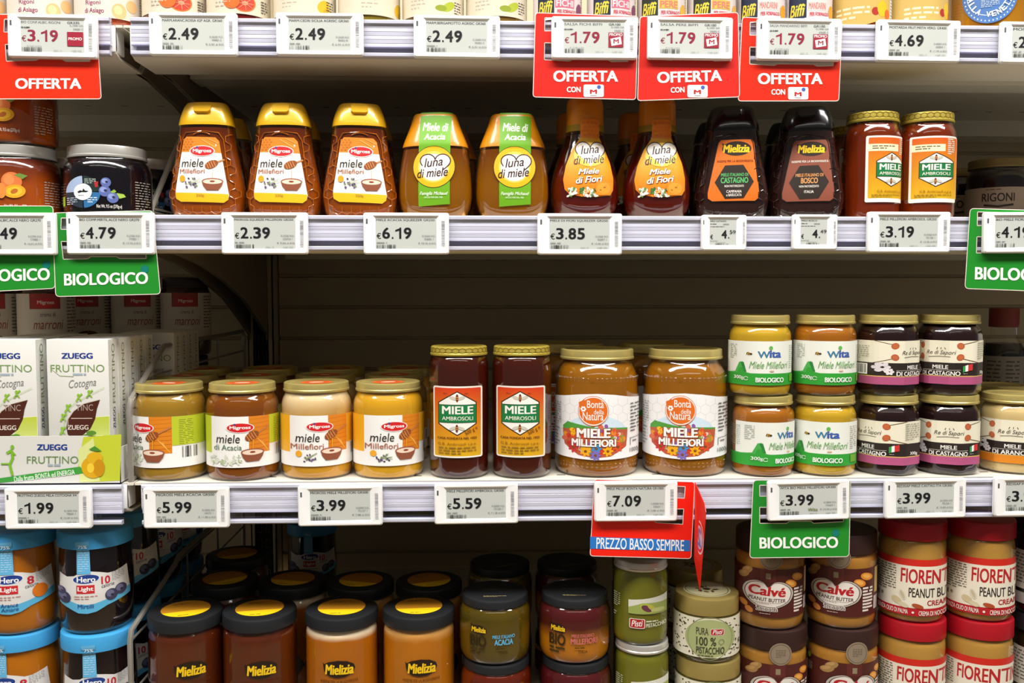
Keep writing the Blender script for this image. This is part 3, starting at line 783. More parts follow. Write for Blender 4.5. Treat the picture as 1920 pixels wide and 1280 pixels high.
# ---- squeeze bottle with comb relief
SQ = dense([(0, .0300, .0195, 2.6), (.003, .0332, .0215, 2.6), (.010, .0362, .0228, 2.6), (.024, .0381, .0235, 2.6), (.040, .0362, .0228, 2.6), (.062, .0322, .0212, 2.6), (.080, .0290, .0196, 2.6), (.0955, .0270, .0186, 2.6)])
SQC = dense([(.0950, .0276, .0192, 2.7), (.100, .0268, .0184, 2.7), (.108, .0246, .0160, 2.7), (.114, .0222, .0136, 2.7), (.1172, .0202, .0118, 2.6)], .002)+[(.1184, .0186, .0104, 2.6)]
def shrink(secs, d, z1): return [(max(z, .0016), w-d, q-d, n) for z, w, q, n in secs if z <= z1]
def squeeze(secs, caps, honey, capm, glass, name='squeeze_bottle', fill=.093, tab=True, zc=.110):
    r = empty(name)
    obj('bottle_wall', loft(secs), glass, r, 60); obj('honey', loft(shrink(secs, .0009, fill)), honey, r, 60)
    c = obj('cap', loft(caps), capm, r, 40)
    if tab:
        q = lerp_secs(caps, zc); y = -q[2]
        bm = plate(rrect(-.0085, zc-.004, .0085, zc+.0072, .0032), [], y-.0022, y+.006); bmesh.ops.rotate(bm, verts=bm.verts, cent=(0, y, zc), matrix=__import__('mathutils').Matrix.Rotation(math.radians(-34), 3, 'X'))
        obj('flip_tab', bm, capm, c, 30)
    return r
GOLDCAP = mat('gold_plastic_cap', 'e2ae14', .28, .15, coat=.5, vary=.05)
sq = squeeze(SQ, SQC, honey_mat('squeeze', 'a24e0c', .25, top='64260a', zsplit=.066, zsoft=.05), GOLDCAP, glass_mat('smooth_plastic', strength=2.0))  # darker top colour paints in the dim background seen through the honey
s = ref(675, .045, .022, D2, False).zoom(300, 170, 4)
s.poly([(1362, 385), (1385, 360), (1600, 365), (1626, 392), (1697, 790), (1690, 825), (1660, 848), (1345, 840), (1305, 815), (1297, 780)], 'f1efe9')
s.poly([(1362, 385), (1385, 360), (1600, 365), (1626, 392), (1642, 482), (1346, 472)], 'd9811a')
for i in range(5):
    for j in range(3): s.ell(1368+j*26+(i % 2)*12, 380+i*18, 10, 8, 'c06a14', 0, 6)
s.line([(1500, 380), (1600, 440)], 7, 'e8a850'); s.line([(1540, 372), (1620, 410)], 5, 'e8a850')
s.poly([(1301, 772), (1694, 784), (1690, 825), (1660, 848), (1345, 840), (1305, 815)], 'f0bb1a')
logo_oval(s, 1505, 467, 86, 36)
s.text('miele', 1352, 524, 1517, 585, '2a2420', .0, .15); s.text('Millefiori', 1338, 598, 1526, 632, 'a8644a', .01)
dipper(s, 1575, 566, 50, 1660, 530); s.line([(1583, 600), (1582, 680)], 3, 'c9a070'); bowl(s, 1582, 690, 77); lavender(s, 1420, 700, 68); s.text('250g', 1464, 784, 1522, 808, 'a88a2a', .01)
s.build('label', sq, on_loft([(z, w, d, n) for z, w, d, n in SQ]), .003, .003, smooth=80)
def comb_relief(parent, m, free):
    """raised hexagon lines moulded into the bottle wall beside the label"""
    sf = on_loft(SQ); bm = bmesh.new(); c = .0052; done = set()
    for i in range(-8, 9):
        for j in range(0, 12):
            cx, cz = i*c*1.732+(j % 2)*c*.866, .003+j*c*1.5
            for k in range(6):
                a, b = math.radians(60*k+30), math.radians(60*k+90)
                p, q = (cx+c*math.cos(a), cz+c*math.sin(a)), (cx+c*math.cos(b), cz+c*math.sin(b))
                key = tuple(sorted((round(v[0]+v[1]*7, 4)) for v in (p, q)))
                if key in done: continue
                done.add(key)
                if not all(free(*v) and abs(v[0]) < lerp_secs(SQ, v[1])[1]*.97 and .002 < v[1] < .088 for v in (p, q)): continue
                tube([sf(p[0]+(q[0]-p[0])*t/3, p[1]+(q[1]-p[1])*t/3, .00008) for t in range(4)], .00042, bm, 5)
    arch = [(-.0262, .040), (-.0228, .066), (-.0208, .080), (-.0165, .0868), (0, .0885), (.0165, .0868), (.0208, .080), (.0228, .066), (.0262, .040)]
    tube([sf(x, z, .0001) for x, z in arch], .0005, bm, 5)
    inner = [(.0115*math.cos(math.radians(t)), .0790+.0082*math.sin(math.radians(t))) for t in range(45, 136, 10)]
    tube([sf(x, z, .0001) for x, z in inner], .0005, bm, 5)
    return obj('comb_relief', bm, m, parent, 60)
outside_label = lambda x, z: abs(x) > .0205+max(0, (.075-z))*.075 or z < .0155
comb_relief(sq, mat('relief_amber', 'a85a14', .12, coat=1, vary=.1), outside_label)
G = 'gold-capped squeeze bottles of wildflower honey'
def place_sq(p, rows, cat, grp):
    L = [p if i == 0 else dup(p) for i in range(len(rows))]
    for r, (u, y, z, a, lab) in zip(L, rows):
        x = stand(u, y, z+.05); r.location = (x, y, z); r.rotation_euler = (0, 0, math.radians(a)); tag(r, lab, cat, grp)
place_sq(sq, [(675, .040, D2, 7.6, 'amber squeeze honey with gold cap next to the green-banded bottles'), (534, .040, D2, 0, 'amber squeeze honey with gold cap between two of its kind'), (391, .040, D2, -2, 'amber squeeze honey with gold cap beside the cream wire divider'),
    (425, .125, D2, 3, 'gold-capped squeeze honey in shade behind the one by the wire divider'), (556, .125, D2, 0, 'gold-capped squeeze honey in shade behind the middle of its row'), (690, .125, D2, 4, 'gold-capped squeeze honey in shade behind the one by the green bands')], 'squeeze bottle', G)

# ---- dark squeeze bottles with hexagon labels
def hexsq(labc, strap, title, under, txtc, zx, zy):
    r = squeeze(SQ, SQC, honey_mat('chestnut_dark', '2a1410', .05), mat('black_glossy_cap', '121316', .2, coat=.5, vary=.05), glass_mat('smooth_plastic', strength=2.0))
    s = ref(1371, .045, .022, D2, False).zoom(1140, 170, 4)
    s.poly([(825, 395), (842, 374), (1072, 373), (1088, 395), (1130, 770), (1125, 815), (1098, 836), (785, 835), (752, 812), (750, 770)], '18100c')
    s.poly([(829, 398), (845, 378), (1068, 377), (1084, 398), (1126, 770), (1121, 811), (1095, 832), (788, 831), (756, 809), (754, 770)], labc)
    s.ell(960, 444, 106, 54, '2a1c12'); s.poly([(852, 400), (885, 415), (870, 450)], '2a1c12'); s.text('Mielizia', 862, 414, 1054, 474, 'f2c81e', .05, .12)
    s.text('INSIEME PER LA BIODIVERSITÀ', 820, 524, 1080, 545, strap, .02)
    s.poly([(878, 568), (1010, 566), (1086, 690), (1015, 812), (880, 816), (804, 692)], '2c211a')
    s.text('MIELE ITALIANO DI', 850, 626, 1045, 650, txtc, .03); s.text(title, 848 if len(title) > 6 else 888, 658, 1046 if len(title) > 6 else 1008, 700, txtc, .04)
    s.text('NON PASTORIZZATO', 876, 714, 1015, 730, 'e8dfd4', .03)
    for i, t in enumerate(under): s.text(t, 890 if len(t) > 7 else 912, 752+i*26, 1000 if len(t) > 7 else 980, 772+i*26, 'e8dfd4', .03)
    comb_relief(r, mat('relief_dark', '2a1814', .1, coat=1, vary=.1), outside_label)
    s.build('label', r, on_loft(SQ), .003, .003, smooth=80); return r
place_sq(hexsq('dd6d16', '7a3008', 'CASTAGNO', ['CAMPANIA', 'e BASILICATA'], '5cb46a', 0, 0), [(1371, .040, D2, -15, 'black-capped squeeze bottle with an orange hexagon label')]+[], 'squeeze bottle', None)
hb = hexsq('8a4a36', 'e8dfd4', 'BOSCO', ['ITALIA'], 'd99a5c', 0, 0)
place_sq(hb, [(1511, .040, D2, -19, 'black-capped squeeze bottle with a reddish brown hexagon label'), (1345, .13, D2, -12, 'black-capped squeeze bottle in shade behind the orange hexagon label'), (1480, .13, D2, -14, 'black-capped squeeze bottle in shade behind the brown hexagon label')], 'squeeze bottle', None)

# ---- rounded squeezers with a green band
LA = dense([(0, .0260, .0190, 2.5), (.004, .0318, .0222, 2.5), (.012, .0358, .0245, 2.5), (.024, .0382, .0258, 2.5), (.045, .0376, .0252, 2.5), (.060, .0358, .0240, 2.5), (.0755, .0335, .0224, 2.5)])
LAC = dense([(.0750, .0339, .0228, 2.5), (.084, .0308, .0206, 2.5), (.094, .0268, .0180, 2.5), (.102, .0240, .0160, 2.6), (.1075, .0222, .0146, 2.7)], .002)+[(.1090, .0205, .0130, 2.7)]
LAALL = [q for q in LA if q[0] < .074]+LAC
la = squeeze(LA, LAC, honey_mat('acacia', 'b06e06', .3, top='8e4a0a', zsplit=.055, zsoft=.03), mat('amber_plastic_cap', 'd98a0c', .3, coat=.4, sss=.1, vary=.05), glass_mat('smooth_plastic', strength=2.0), fill=.0735, tab=False)  # browner top colour paints the weaker light in the upper honey
s = ref(960.5, .045, .024, D2, False).zoom(700, 170, 4)
s.poly([(950, 165), (1184, 165), (1182, 300), (1180, 855), (945, 873), (946, 400)], '6aa818')
s.text('Miele di', 972, 248, 1160, 312, 'f2f6ea', .03, .15, 2); s.text('Acacia', 984, 330, 1143, 378, 'f2f6ea', .03, .15)
s.ell(1060, 580, 158, 156, '2c1c10', 0, 40); s.ell(1060, 580, 154, 152, 'e8b410', 0, 40); s.ell(1060, 580, 118, 116, 'f0cf5c', 0, 40); s.ell(1060, 584, 104, 100, 'f4f0ea', 0, 36)
def heart(s, cx, cy, w, h, c, lw=None, a0=0, a1=1):
    pts = []
    for i in range(41):
        t = 2*math.pi*(i/40); x = 16*math.sin(t)**3; y = 13*math.cos(t)-5*math.cos(2*t)-2*math.cos(3*t)-math.cos(4*t); pts.append((cx+x/16*w, cy-(y+2.5)/14.5*h))
    if lw: s.line(pts[int(a0*40):int(a1*40)+1], lw, c)
    else: s.poly(pts[:-1], c)
heart(s, 1072, 574, 112, 88, 'f6f2ee'); heart(s, 1072, 574, 112, 88, '3a1a14', 8, 0, .36); heart(s, 1072, 574, 112, 88, '3a1a14', 8, .70, 1)
def luna(s, dx=0, dy=0, k=1):
    f = lambda x: dx+x*k; g = lambda y: dy+y*k
    s.text('luna', f(988), g(512), f(1128), g(578), '3a1a14', .008, .3, -6); s.text('di miele', f(936), g(590), f(1166), g(655), '3a1a14', .008, .3, -4)
luna(s)
s.text('Famiglia Michaud', 958, 764, 1166, 796, 'f2f6ea', .01, .35); s.text('APICOLTORI DAL 1920', 990, 800, 1128, 812, 'e6efd8', .01)
s.build('label', la, on_loft(LAALL), .003, .003, smooth=80)
place_sq(la, [(960.5, .042, D2, -2.2, 'green-banded acacia squeezer beside the drop-shaped bottles'), (817, .042, D2, -8, 'green-banded acacia squeezer beside the gold-capped amber bottles'), (838, .13, D2, 0, 'green-banded acacia squeezer standing in shade behind the one nearest the gold caps'), (968, .13, D2, 0, 'green-banded acacia squeezer standing in shade behind the one nearest the drop bottles')], 'squeeze bottle', None)

# ---- drop-shaped squeezers
LF = dense([(0, .0230, .0200, 2.1), (.004, .0280, .0240, 2.1), (.014, .0335, .0275, 2.1), (.026, .0352, .0290, 2.1), (.040, .0346, .0285, 2.1), (.056, .0312, .0262, 2.1), (.072, .0255, .0222, 2.1), (.084, .0212, .0190, 2.1), (.093, .0192, .0180, 2.1)])
LFC = [(.0925, .0197, .0186, 2.1), (.1000, .0196, .0185, 2.1), (.118, .0192, .0181, 2.1), (.1235, .0184, .0173, 2.1), (.1265, .0165, .0155, 2.1), (.1275, .0140, .0130, 2.1)]
lf = squeeze(LF, LFC, honey_mat('flowers', '7a1808', .25, top='3c0c06', zsplit=.06, zsoft=.03), mat('orange_plastic_cap', 'd88410', .32, coat=.4, sss=.15, vary=.05), glass_mat('smooth_plastic', strength=2.0), fill=.091, tab=False)  # dark top over redder honey: fall of light put into the colour
obj('cap_collar', loft([(.0920, .0199, .0188, 2.1), (.0985, .0199, .0188, 2.1)]), mat('olive_collar', '9a7a1a', .35, vary=.05), lf, 40)
s = ref(1231, .045, .028, D2, False).zoom(1140, 170, 4)
LFALL = [q for q in LF if q[0] < .0915]+[(z, w+.0003, d+.0003, n) for z, w, d, n in LFC]
s.poly([(325, 228), (345, 212), (445, 212), (465, 228), (466, 350), (500, 420), (548, 540), (572, 660), (570, 745), (545, 785), (440, 800), (330, 798), (238, 775), (205, 740), (194, 665), (215, 560), (262, 440), (322, 350)], 'f0c018', 'e8760c')
s.poly([(325, 228), (345, 212), (445, 212), (465, 228), (466, 348), (452, 362), (400, 356), (322, 352)], 'ee8410')
for i in range(4):
    for j in range(4): s.ell(345+j*32+(i % 2)*14, 240+i*30, 15, 13, 'e2760c', 0, 6)
s.ell(392, 480, 118, 92, 'f4cf50'); heart(s, 396, 480, 110, 96, 'f5f1ec'); heart(s, 396, 480, 110, 96, '3a1a14', 7, 0, .34); heart(s, 396, 480, 110, 96, '3a1a14', 7, .70, 1)
luna(s, 393-1060*.98, 482-580*.98-6, .98)
s.text('Miele', 308, 592, 462, 632, '7a3408', .045, .3, -3); s.text('Miele', 304, 588, 460, 630, 'f6f0e8', .025, .3, -3); s.text('di Fiori', 290, 650, 488, 696, '7a3408', .045, .3, -5); s.text('di Fiori', 286, 646, 486, 694, 'f6f0e8', .025, .3, -5)
s.blobs([(random.uniform(225, 450), random.uniform(740, 792)) for i in range(46)], 15, 9, ['5a8a3a', 'e8e6d8', 'f0f0e6', 'e88a1a', '3c6a34', 'dfe6d6'], 1)
s.poly([(440, 690), (520, 680), (568, 690), (566, 745), (545, 784), (450, 788), (430, 740)], 'd98a1e'); s.ell(495, 735, 52, 42, 'e09a30'); s.ell(500, 728, 10, 5, 'a05a10'); s.ell(470, 748, 8, 4, 'a05a10')
s.build('label', lf, on_loft(LFALL), .003, .003, smooth=80)
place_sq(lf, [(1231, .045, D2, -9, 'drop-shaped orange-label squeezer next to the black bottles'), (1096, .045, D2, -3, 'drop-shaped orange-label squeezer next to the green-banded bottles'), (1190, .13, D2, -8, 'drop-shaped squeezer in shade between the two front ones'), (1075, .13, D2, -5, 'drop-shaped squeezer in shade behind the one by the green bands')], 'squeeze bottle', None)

# ---- tall round jars with hexagon bee label
def ambro_label(s, big=True):
    if big:
        s.rr(582, 350, 892, 804, 12, 'f2ece0'); s.rr(590, 360, 882, 794, 8, 'd23a14', 'd8a814'); X = lambda x: x; Y = lambda y: y
        s.rect(590, 560, 882, 561, 'de8018')
    else:
        s.rr(678, 285, 942, 688, 10, 'f0eae0'); s.rr(692, 296, 962, 664, 6, 'd65a14', 'dcae12'); X = lambda x: 830+(x-733)*.80; Y = lambda y: 488+(y-520)*.74
        s.rect(690, 335, 880, 378, 'efe6c0'); s.greek(712, 345, 850, 372, 2, '6a5a30'); s.greek(892, 300, 930, 400, 8, 'cfc6b4', .6)
    hexa = lambda m: [(X(733+(x-733)*m), Y(520+(y-520)*m)) for x, y in ((732, 380), (855, 452), (855, 590), (732, 664), (613, 590), (613, 452))]
    s.poly(hexa(1.0), '3a2410'); s.poly(hexa(.945), 'f3efe6'); s.rect(X(617), Y(468), X(851), Y(580), '10773c'); s.line([(X(617), Y(467)), (X(851), Y(467))], 3, '2a1a0c'); s.line([(X(617), Y(581)), (X(851), Y(581))], 3, '2a1a0c')
    s.text('MIELE', X(637), Y(476), X(833), Y(526), 'f3efe6', .035); s.text('AMBROSOLI', X(637), Y(541), X(831), Y(566), 'e8ead8', .012)
    bee(s, X(732), Y(424), 26 if big else 20); bee(s, X(730), Y(616), 26 if big else 20, -1)
    if big:
        s.text('500 g e', 778, 618, 862, 650, '6a3a10', .0, .1, -28); s.text('CASA FONDATA NEL 1923', 610, 671, 853, 685, '5a2c0c', .03)
        s.text('G.B. Ambrosoli s.p.a.', 612, 706, 852, 728, '8a5a14', .0); s.greek(615, 735, 850, 788, 3, '9a7420'); s.greek(645, 392, 690, 400, 1, '8a2a10'); s.greek(778, 392, 822, 400, 1, '8a2a10')
    else: s.text('G.B. Ambrosoli s.p.a.', 742, 614, 918, 634, '8a5a14', .0); s.greek(712, 640, 916, 660, 2, '9a7420')
COMBLID = mat('honeycomb_gold_lid', 'c4ae48', .32, .4, vary=.1)
def comb_rim(r, z0, z1):
    s = Pr(); s.r = r; n = 26
    for i in range(n):
        a = 2*math.pi*r*i/n-math.pi*r; w = 2*math.pi*r/n
        pts = [(a, z0+(z1-z0)*.3), (a+w/2, z0), (a+w, z0+(z1-z0)*.3)]; pts2 = [(a, z0+(z1-z0)*.3), (a, z0+(z1-z0)*.75), (a+w/2, z1), (a+w, z0+(z1-z0)*.75)]
        for q in (pts, pts2):
            for (x0, y0), (x1, y1) in zip(q, q[1:]):
                dx, dy = x1-x0, y1-y0; l = math.hypot(dx, dy); nx, ny = -dy/l*.00025, dx/l*.00025
                p = [(x0+nx, y0+ny), (x1+nx, y1+ny), (x1-nx, y1-ny), (x0-nx, y0-ny)]
                if s.L: s.L[0][0].append(p)
                else: s.add([p], '6a5a1c')
    return s
PA = [(0, 0), (.026, 0), (.0295, .0025), (.0312, .008), (.0313, .112), (.0308, .1185), (.0292, .1235), (.0275, .1255), (.0272, .130)]
am = jar('honey_jar', PA, .127, honey_mat('ambrosoli', '5e1c0a', .22, .2), twist_lid(.0298, .1258, .1352), COMBLID)
s = ref(861, .038, .0313, D3).zoom(640, 620, 3.369); ambro_label(s); s.build('label', am, cyl(.0313), .003)
comb_rim(.0293, .1288, .1340).build('comb_pattern', am, cyl(.0293), .003)
series(am, [(861, .040, D3, 0, 'tall dark red honey jar with bee hexagon label beside the pale wildflower jars'), (978, .040, D3, 1, 'tall dark red honey jar with bee hexagon label beside the big white-label jars')], 'honey jar', 'tall red-amber jars on the third shelf')
PB = [(0, 0), (.024, 0), (.0268, .002), (.0284, .007), (.0286, .084), (.0281, .0905), (.0264, .0955), (.0248, .0985), (.0245, .105)]
am2 = jar('honey_jar', PB, .100, honey_mat('ambrosoli_small', '983408', .25, .15), twist_lid(.0262, .1015, .1115), COMBLID)
s = ref(1736, .038, .0286, D2).zoom(1500, 170, 3.281); ambro_label(s, False); s.build('label', am2, cyl(.0286), .003)
comb_rim(.0257, .1045, .1103).build('comb_pattern', am2, cyl(.0257), .003)
series(am2, [(1736, .038, D2, 0, 'slim gold-lidded honey jar at the outer end of the second shelf row'), (1634, .038, D2, 22, 'slim gold-lidded honey jar next to the brown-label black bottle'), (1595, .12, D2, 8, 'slim gold-lidded honey jar in shade behind the brown-label black bottle')], 'honey jar', None)

# ---- round honey jars with wrap label
PM = [(0, 0), (.0325, 0), (.0350, .0018), (.0364, .006), (.0369, .011), (.0369, .070), (.0366, .0755), (.0352, .0815), (.0330, .0852), (.0322, .0875), (.0322, .095)]
def migross(kind):
    h = {'pale': honey_mat('acacia_set', '94701f', .3), 'acacia': honey_mat('acacia_jar', '8a4a0c', .3), 'mille': honey_mat('millefiori_set', 'c08a22', .3, top='d8c49a', zsplit=.074, zsoft=.03), 'yellow': honey_mat('millefiori_jar', 'c9951c', .3)}[kind]
    aca = kind in ('pale', 'acacia')
    j = jar('honey_jar', PM, .091, h, twist_lid(.0340, .0886, .0978), GOLD)
    s = ref(456, .045, .0369, D3).zoom(240, 640, 3.556); R = .0369
    s.wrap(497, 838, 'efede8', -2.6, 2.6)
    side = 'b9c42c' if aca else 'e8a81c'
    s.rect(200, 497, 566, 745, side); s.wrap(497, 690, side, 1.0, 2.5)
    s.rect(566, 497, 803, 838, 'efede8')
    s.rect(803, 497, 935, 742, 'd9801a'); 
    for i in range(8):
        s.line([(806, 520+i*28), (932, 512+i*28)], 2.5, 'c06a12')
    for i in range(3): s.line([(860+i*14, 650+i*10), (925-i*6, 735-i*8)], 4, 'f0b050')
    s.rect(935, 497, 1100, 690, side); s.greek(965, 520, 1012, 690, 14, '7a8420' if aca else 'a87a14', .35)
    s.bars(972, 700, 1040, 775, '2a2a2a', 20); s.greek(210, 760, 260, 825, 5, '8a8a86', .35)
    logo_oval(s, 748, 572, 84, 30)
    s.text('miele', 597, 615, 745, 673, '2a2420', -.002, .15)
    if aca:
        s.text('di Acacia', 583, 684, 757, 720, '5a7a5c', .005); s.blobs([(random.uniform(560, 750), random.uniform(752, 815)) for i in range(44)], 13, 7, ['d6dcc8', 'e4e6da', 'a9b890', 'c9d0bc'], 1)
    else: s.text('Millefiori', 570, 684, 772, 722, 'a8644a', .008); lavender(s, 668, 778, 58)
    dipper(s, 822, 628, 48, 930, 568); s.line([(830, 655), (828, 712)], 9, 'e09020'); bowl(s, 825, 735, 74)
    s.build('label', j, cyl(R), .003)
    top_print('lid_sticker', j, .0965, lambda s: (s.ell(0, 0, 17, 17, 'd0682a'), s.ell(0, 0, 13, 13, 'c8501e'), s.ell(0, 0, 8, 4, 'e8c8a8')))
    return j
y3 = .0455
p1, p2, p3, p4 = migross('pale'), migross('acacia'), migross('mille'), migross('yellow')
put(p1, 319, y3, D3, -41); tag(p1, 'cloudy acacia honey jar turned to its barcode, beside the grey wire divider', 'honey jar', 'honey jars with orange and white wrap label')
put(p2, 456, .044, D3, 0); tag(p2, 'clear brown acacia honey jar standing at the shelf lip', 'honey jar', 'honey jars with orange and white wrap label')
put(p3, 594.5, .048, D3, 9); tag(p3, 'yellow wildflower honey jar with white crystals under its lid', 'honey jar', 'honey jars with orange and white wrap label')
put(p4, 728.5, .048, D3, 14); tag(p4, 'plain yellow wildflower honey jar next to the tall red jars', 'honey jar', 'honey jars with orange and white wrap label')
back = ['behind the jar showing its barcode', 'behind the clear brown acacia jar', 'behind the jar with white crystals', 'behind the plain yellow jar']
for row, yy in ((0, .130), (1, .215)):
    for i, (src, u) in enumerate(((p1, 353), (p2, 482), (p3, 611), (p4, 740))):
        r = dup(src); x = stand(u + (0 if row == 0 else 28-i*3), yy, D3+.05); r.location = (x, yy, D3); r.rotation_euler = (0, 0, random.uniform(-.8, .8))
        tag(r, 'shaded honey jar %s row %s' % ('in the second' if row == 0 else 'in the third', back[i]), 'honey jar', 'honey jars with orange and white wrap label')

# ---- large jars with white wavy label
PBo = [(0, 0), (.0380, 0), (.0420, .002), (.0438, .008), (.0444, .018), (.0445, .082), (.0440, .094), (.0430, .1045), (.0393, .1130), (.0362, .1170), (.0354, .1195), (.0354, .128)]
bo = jar('honey_jar', PBo, .122, honey_mat('big_millefiori', 'a0640f', .3, .3), twist_lid(.0392, .1205, .1310), GOLD)
for sn, zz, rr in (('shoulder_studs', .1010, .0430), ('base_studs', .013, .0434)):
    st = bmesh.new()
    for i in range(54):
        a = 2*math.pi*i/54; q = bmesh.ops.create_uvsphere(st, u_segments=6, v_segments=4, radius=1)
        for v in q['verts']: v.co = ((rr+v.co.y*.0011)*math.sin(a+v.co.x*.043), -(rr+v.co.y*.0011)*math.cos(a+v.co.x*.043), zz+v.co.z*.0028)
    obj(sn, st, glass_mat('studded_glass', strength=2.2), bo, 60)
s = ref(1283.4, .053, .0445, D3).zoom(1020, 560, 3.459)
top = [(560-60*6, 655), (622, 645), (700, 634), (800, 618), (911, 612), (1020, 620), (1120, 638), (1200, 650), (1560, 655)]
s.poly(top+[(1560, 1030), (1200, 1030), (911, 1043), (622, 1030), (200, 1030)], 'f0efee')
hx = []
for i in range(5):
    for j in range(9):
        cx, cy = 640+j*62+(i % 2)*31, 665+i*54
        if 720 < cx < 1060 and cy > 820: continue
        for k in range(3):
            a, b = math.radians(60*k+30), math.radians(60*k+90); hx.append(((cx+34*math.cos(a), cy+34*math.sin(a)), (cx+34*math.cos(b), cy+34*math.sin(b))))
s.hold()
for a, b in hx: s.line([a, b], 2.2, 'cfcfcc')
s.hold(False)
s.ell(898, 890, 214, 140, 'cfe3f0'); s.poly([(690, 830), (720, 800), (800, 815), (900, 832), (1000, 832), (1108, 838), (1105, 900), (690, 880)], '4f9a3c'); s.poly([(688, 850), (900, 838), (1108, 850), (1100, 960), (1000, 1020), (900, 1030), (790, 1015), (700, 950)], 'b8573a')
s.blobs([(898+190*math.cos(t)*q, 920+90*math.sin(t)*q-10) for t, q in [(random.uniform(0, 6.28), random.uniform(.3, 1.05)) for i in range(110)]], 16, 13, ['d8451e', 'e8891c', 'c22f2a', 'f0b81c', '7a9a34', 'd86a4a', '8a5a9a', 'e8d8c8', 'b8302a'], 1)
for x, y, c in ((760, 968, 'c4302c'), (836, 988, 'f0a818'), (905, 968, '3a8ac8'), (980, 985, 'f0a818'), (1045, 960, 'd8502a'), (900, 1012, '7a6ab8')):
    for k in range(7): a = k*.9; s.ell(x+20*math.cos(a), y+20*math.sin(a), 17, 9, c, math.degrees(a), 8)
    s.ell(x, y, 10, 10, '7a4a10', 0, 8)
s.ell(886, 724, 100, 96, 'f2f0ee', 0, 36); s.ring(886, 724, 94, 98, 'dd6a1c'); s.ell(886, 724, 90, 87, 'dd6a1c', 0, 36); s.poly([(800, 720), (792, 670), (830, 650), (815, 700)], 'dd6a1c')
for k in range(6): s.ell(822+12*math.cos(k*1.05), 712+12*math.sin(k*1.05), 7, 7, 'f2f0ee', 0, 8)
s.text('Bontà', 845, 656, 952, 704, 'f4ece4', .015); s.text('della', 888, 714, 952, 745, 'f4ece4', .01); s.text('Natura', 818, 732, 950, 784, 'f4ece4', .015)
s.text('MIELE', 776, 836, 1000, 900, '7a2a14', .08); s.text('MIELE', 780, 838, 996, 898, 'f6f2ee', .055); s.text('MILLEFIORI', 744, 906, 1036, 958, '7a2a14', .08); s.text('MILLEFIORI', 748, 908, 1032, 956, 'f6f2ee', .055)
s.greek(1125, 680, 1190, 880, 9, '5a5a5a', .35); s.text('1000g', 1122, 975, 1188, 1010, '3a3a3a'); s.line([(1125, 910), (1190, 905)], 3, '2a2a2a'); s.line([(1126, 910), (1126, 955)], 3, '2a2a2a'); s.greek(1140, 925, 1185, 945, 1, '7a7a7a')
s.greek(630, 680, 680, 840, 10, '8a8a88', .3); s.greek(640, 850, 672, 980, 6, '8a8a88', .3)
s.build('label', bo, cyl(.0445), .003)
series(bo, [(1283.4, .055, D3, 0, 'big white-label wildflower jar next to the green-label stack'), (1118.5, .055, D3, 1, 'big white-label wildflower jar next to the tall dark red jars'), (1220, .152, D3, 30, 'big wildflower jar in shade behind and between the two front ones'), (1070, .152, D3, -20, 'big wildflower jar in shade behind the one next to the tall red jars')], 'honey jar', 'large jars with white wavy label')

# ---- stacked small jars: green label
PW = [(0, 0), (.0265, 0), (.0300, .0016), (.0318, .006), (.0322, .012), (.0322, .060), (.0320, .0645), (.0302, .0690), (.0280, .0718), (.0273, .0738), (.0273, .0795)]
WH = .0835
def wita(kind):
    j = jar('honey_jar', PW, .076, honey_mat('wita_'+kind, 'bb9622' if kind == 'cream' else '9a5c12', .3), twist_lid(.0305, .0740, WH), GOLD)
    s = ref(1546.7, .038, .0322, D3).zoom(1340, 560, 3.556)
    s.wrap(822, 1114, 'e6e8de', -1.75, 1.75); s.rect(150, 1035, 1150, 1114, '2f9c34'); s.rect(440, 1022, 1000, 1040, '2f9c34') if False else None
    s.poly([(552, 1026), (572, 962), (590, 958), (608, 1020), (612, 1030), (640, 1036), (500, 1036)], '46a848'); s.poly([(572, 1000), (600, 1000), (630, 1112), (548, 1112)], '2f9c34')
    s.poly([(580, 965), (596, 962), (612, 1026), (598, 1026)], '2a7c3a')
    s.text('W', 676, 888, 756, 932, '3f7a9a', .03); s.text('ita', 752, 882, 832, 930, '3b5aa8', .05); s.ell(761, 866, 13, 13, '63b052')
    s.ell(622, 904, 12, 9, 'c89a2a', 30); s.line([(616, 896), (612, 910)], 4, '3a2a14'); s.line([(626, 898), (622, 912)], 4, '3a2a14'); s.ell(636, 906, 8, 6, '3a2a14')
    s.text('Miele Millefiori', 626, 955, 884, 1002, '6aa45c', -.004, .35)
    s.ell(770, 1018, 16, 5, 'd8b89a'); s.greek(895, 850, 935, 1010, 12, '9aa294', .3); s.greek(530, 845, 560, 945, 8, '9aa294', .3)
    s.greek(330, 850, 500, 1000, 12, '9aa294', .3); s.text('300g', 548, 1052, 596, 1082, 'e8f0e0', .02); s.ring(610, 1070, 10, 13, 'e8f0e0', 20, 340)
    s.text('BIOLOGICO', 666, 1062, 852, 1094, 'eef4ea', .04); s.rr(898, 1042, 930, 1092, 4, '6aa82c')
    s.build('label', j, cyl(.0322), .003); return j
w1, w2 = wita('cream'), wita('amber'); ys = .040; Z2 = D3+WH
wg = 'green-label jars stacked two by two'
wc = dup(w1); wa = dup(w2)
for r, u, z, a, l in ((w1, 1546, D3, 0, 'creamy honey jar with green label, bottom of the stack by the chestnut jars'), (wc, 1424.5, Z2, 13, 'creamy green-label jar, top of the stack by the big jar'),
                      (w2, 1430, D3, 43, 'amber green-label jar turned aside, bottom of the stack by the big jar'), (wa, 1546, Z2, 21, 'amber honey jar with green label, top of the stack by the chestnut jars')):
    put(r, u, ys, z, a); tag(r, l, 'honey jar', wg)

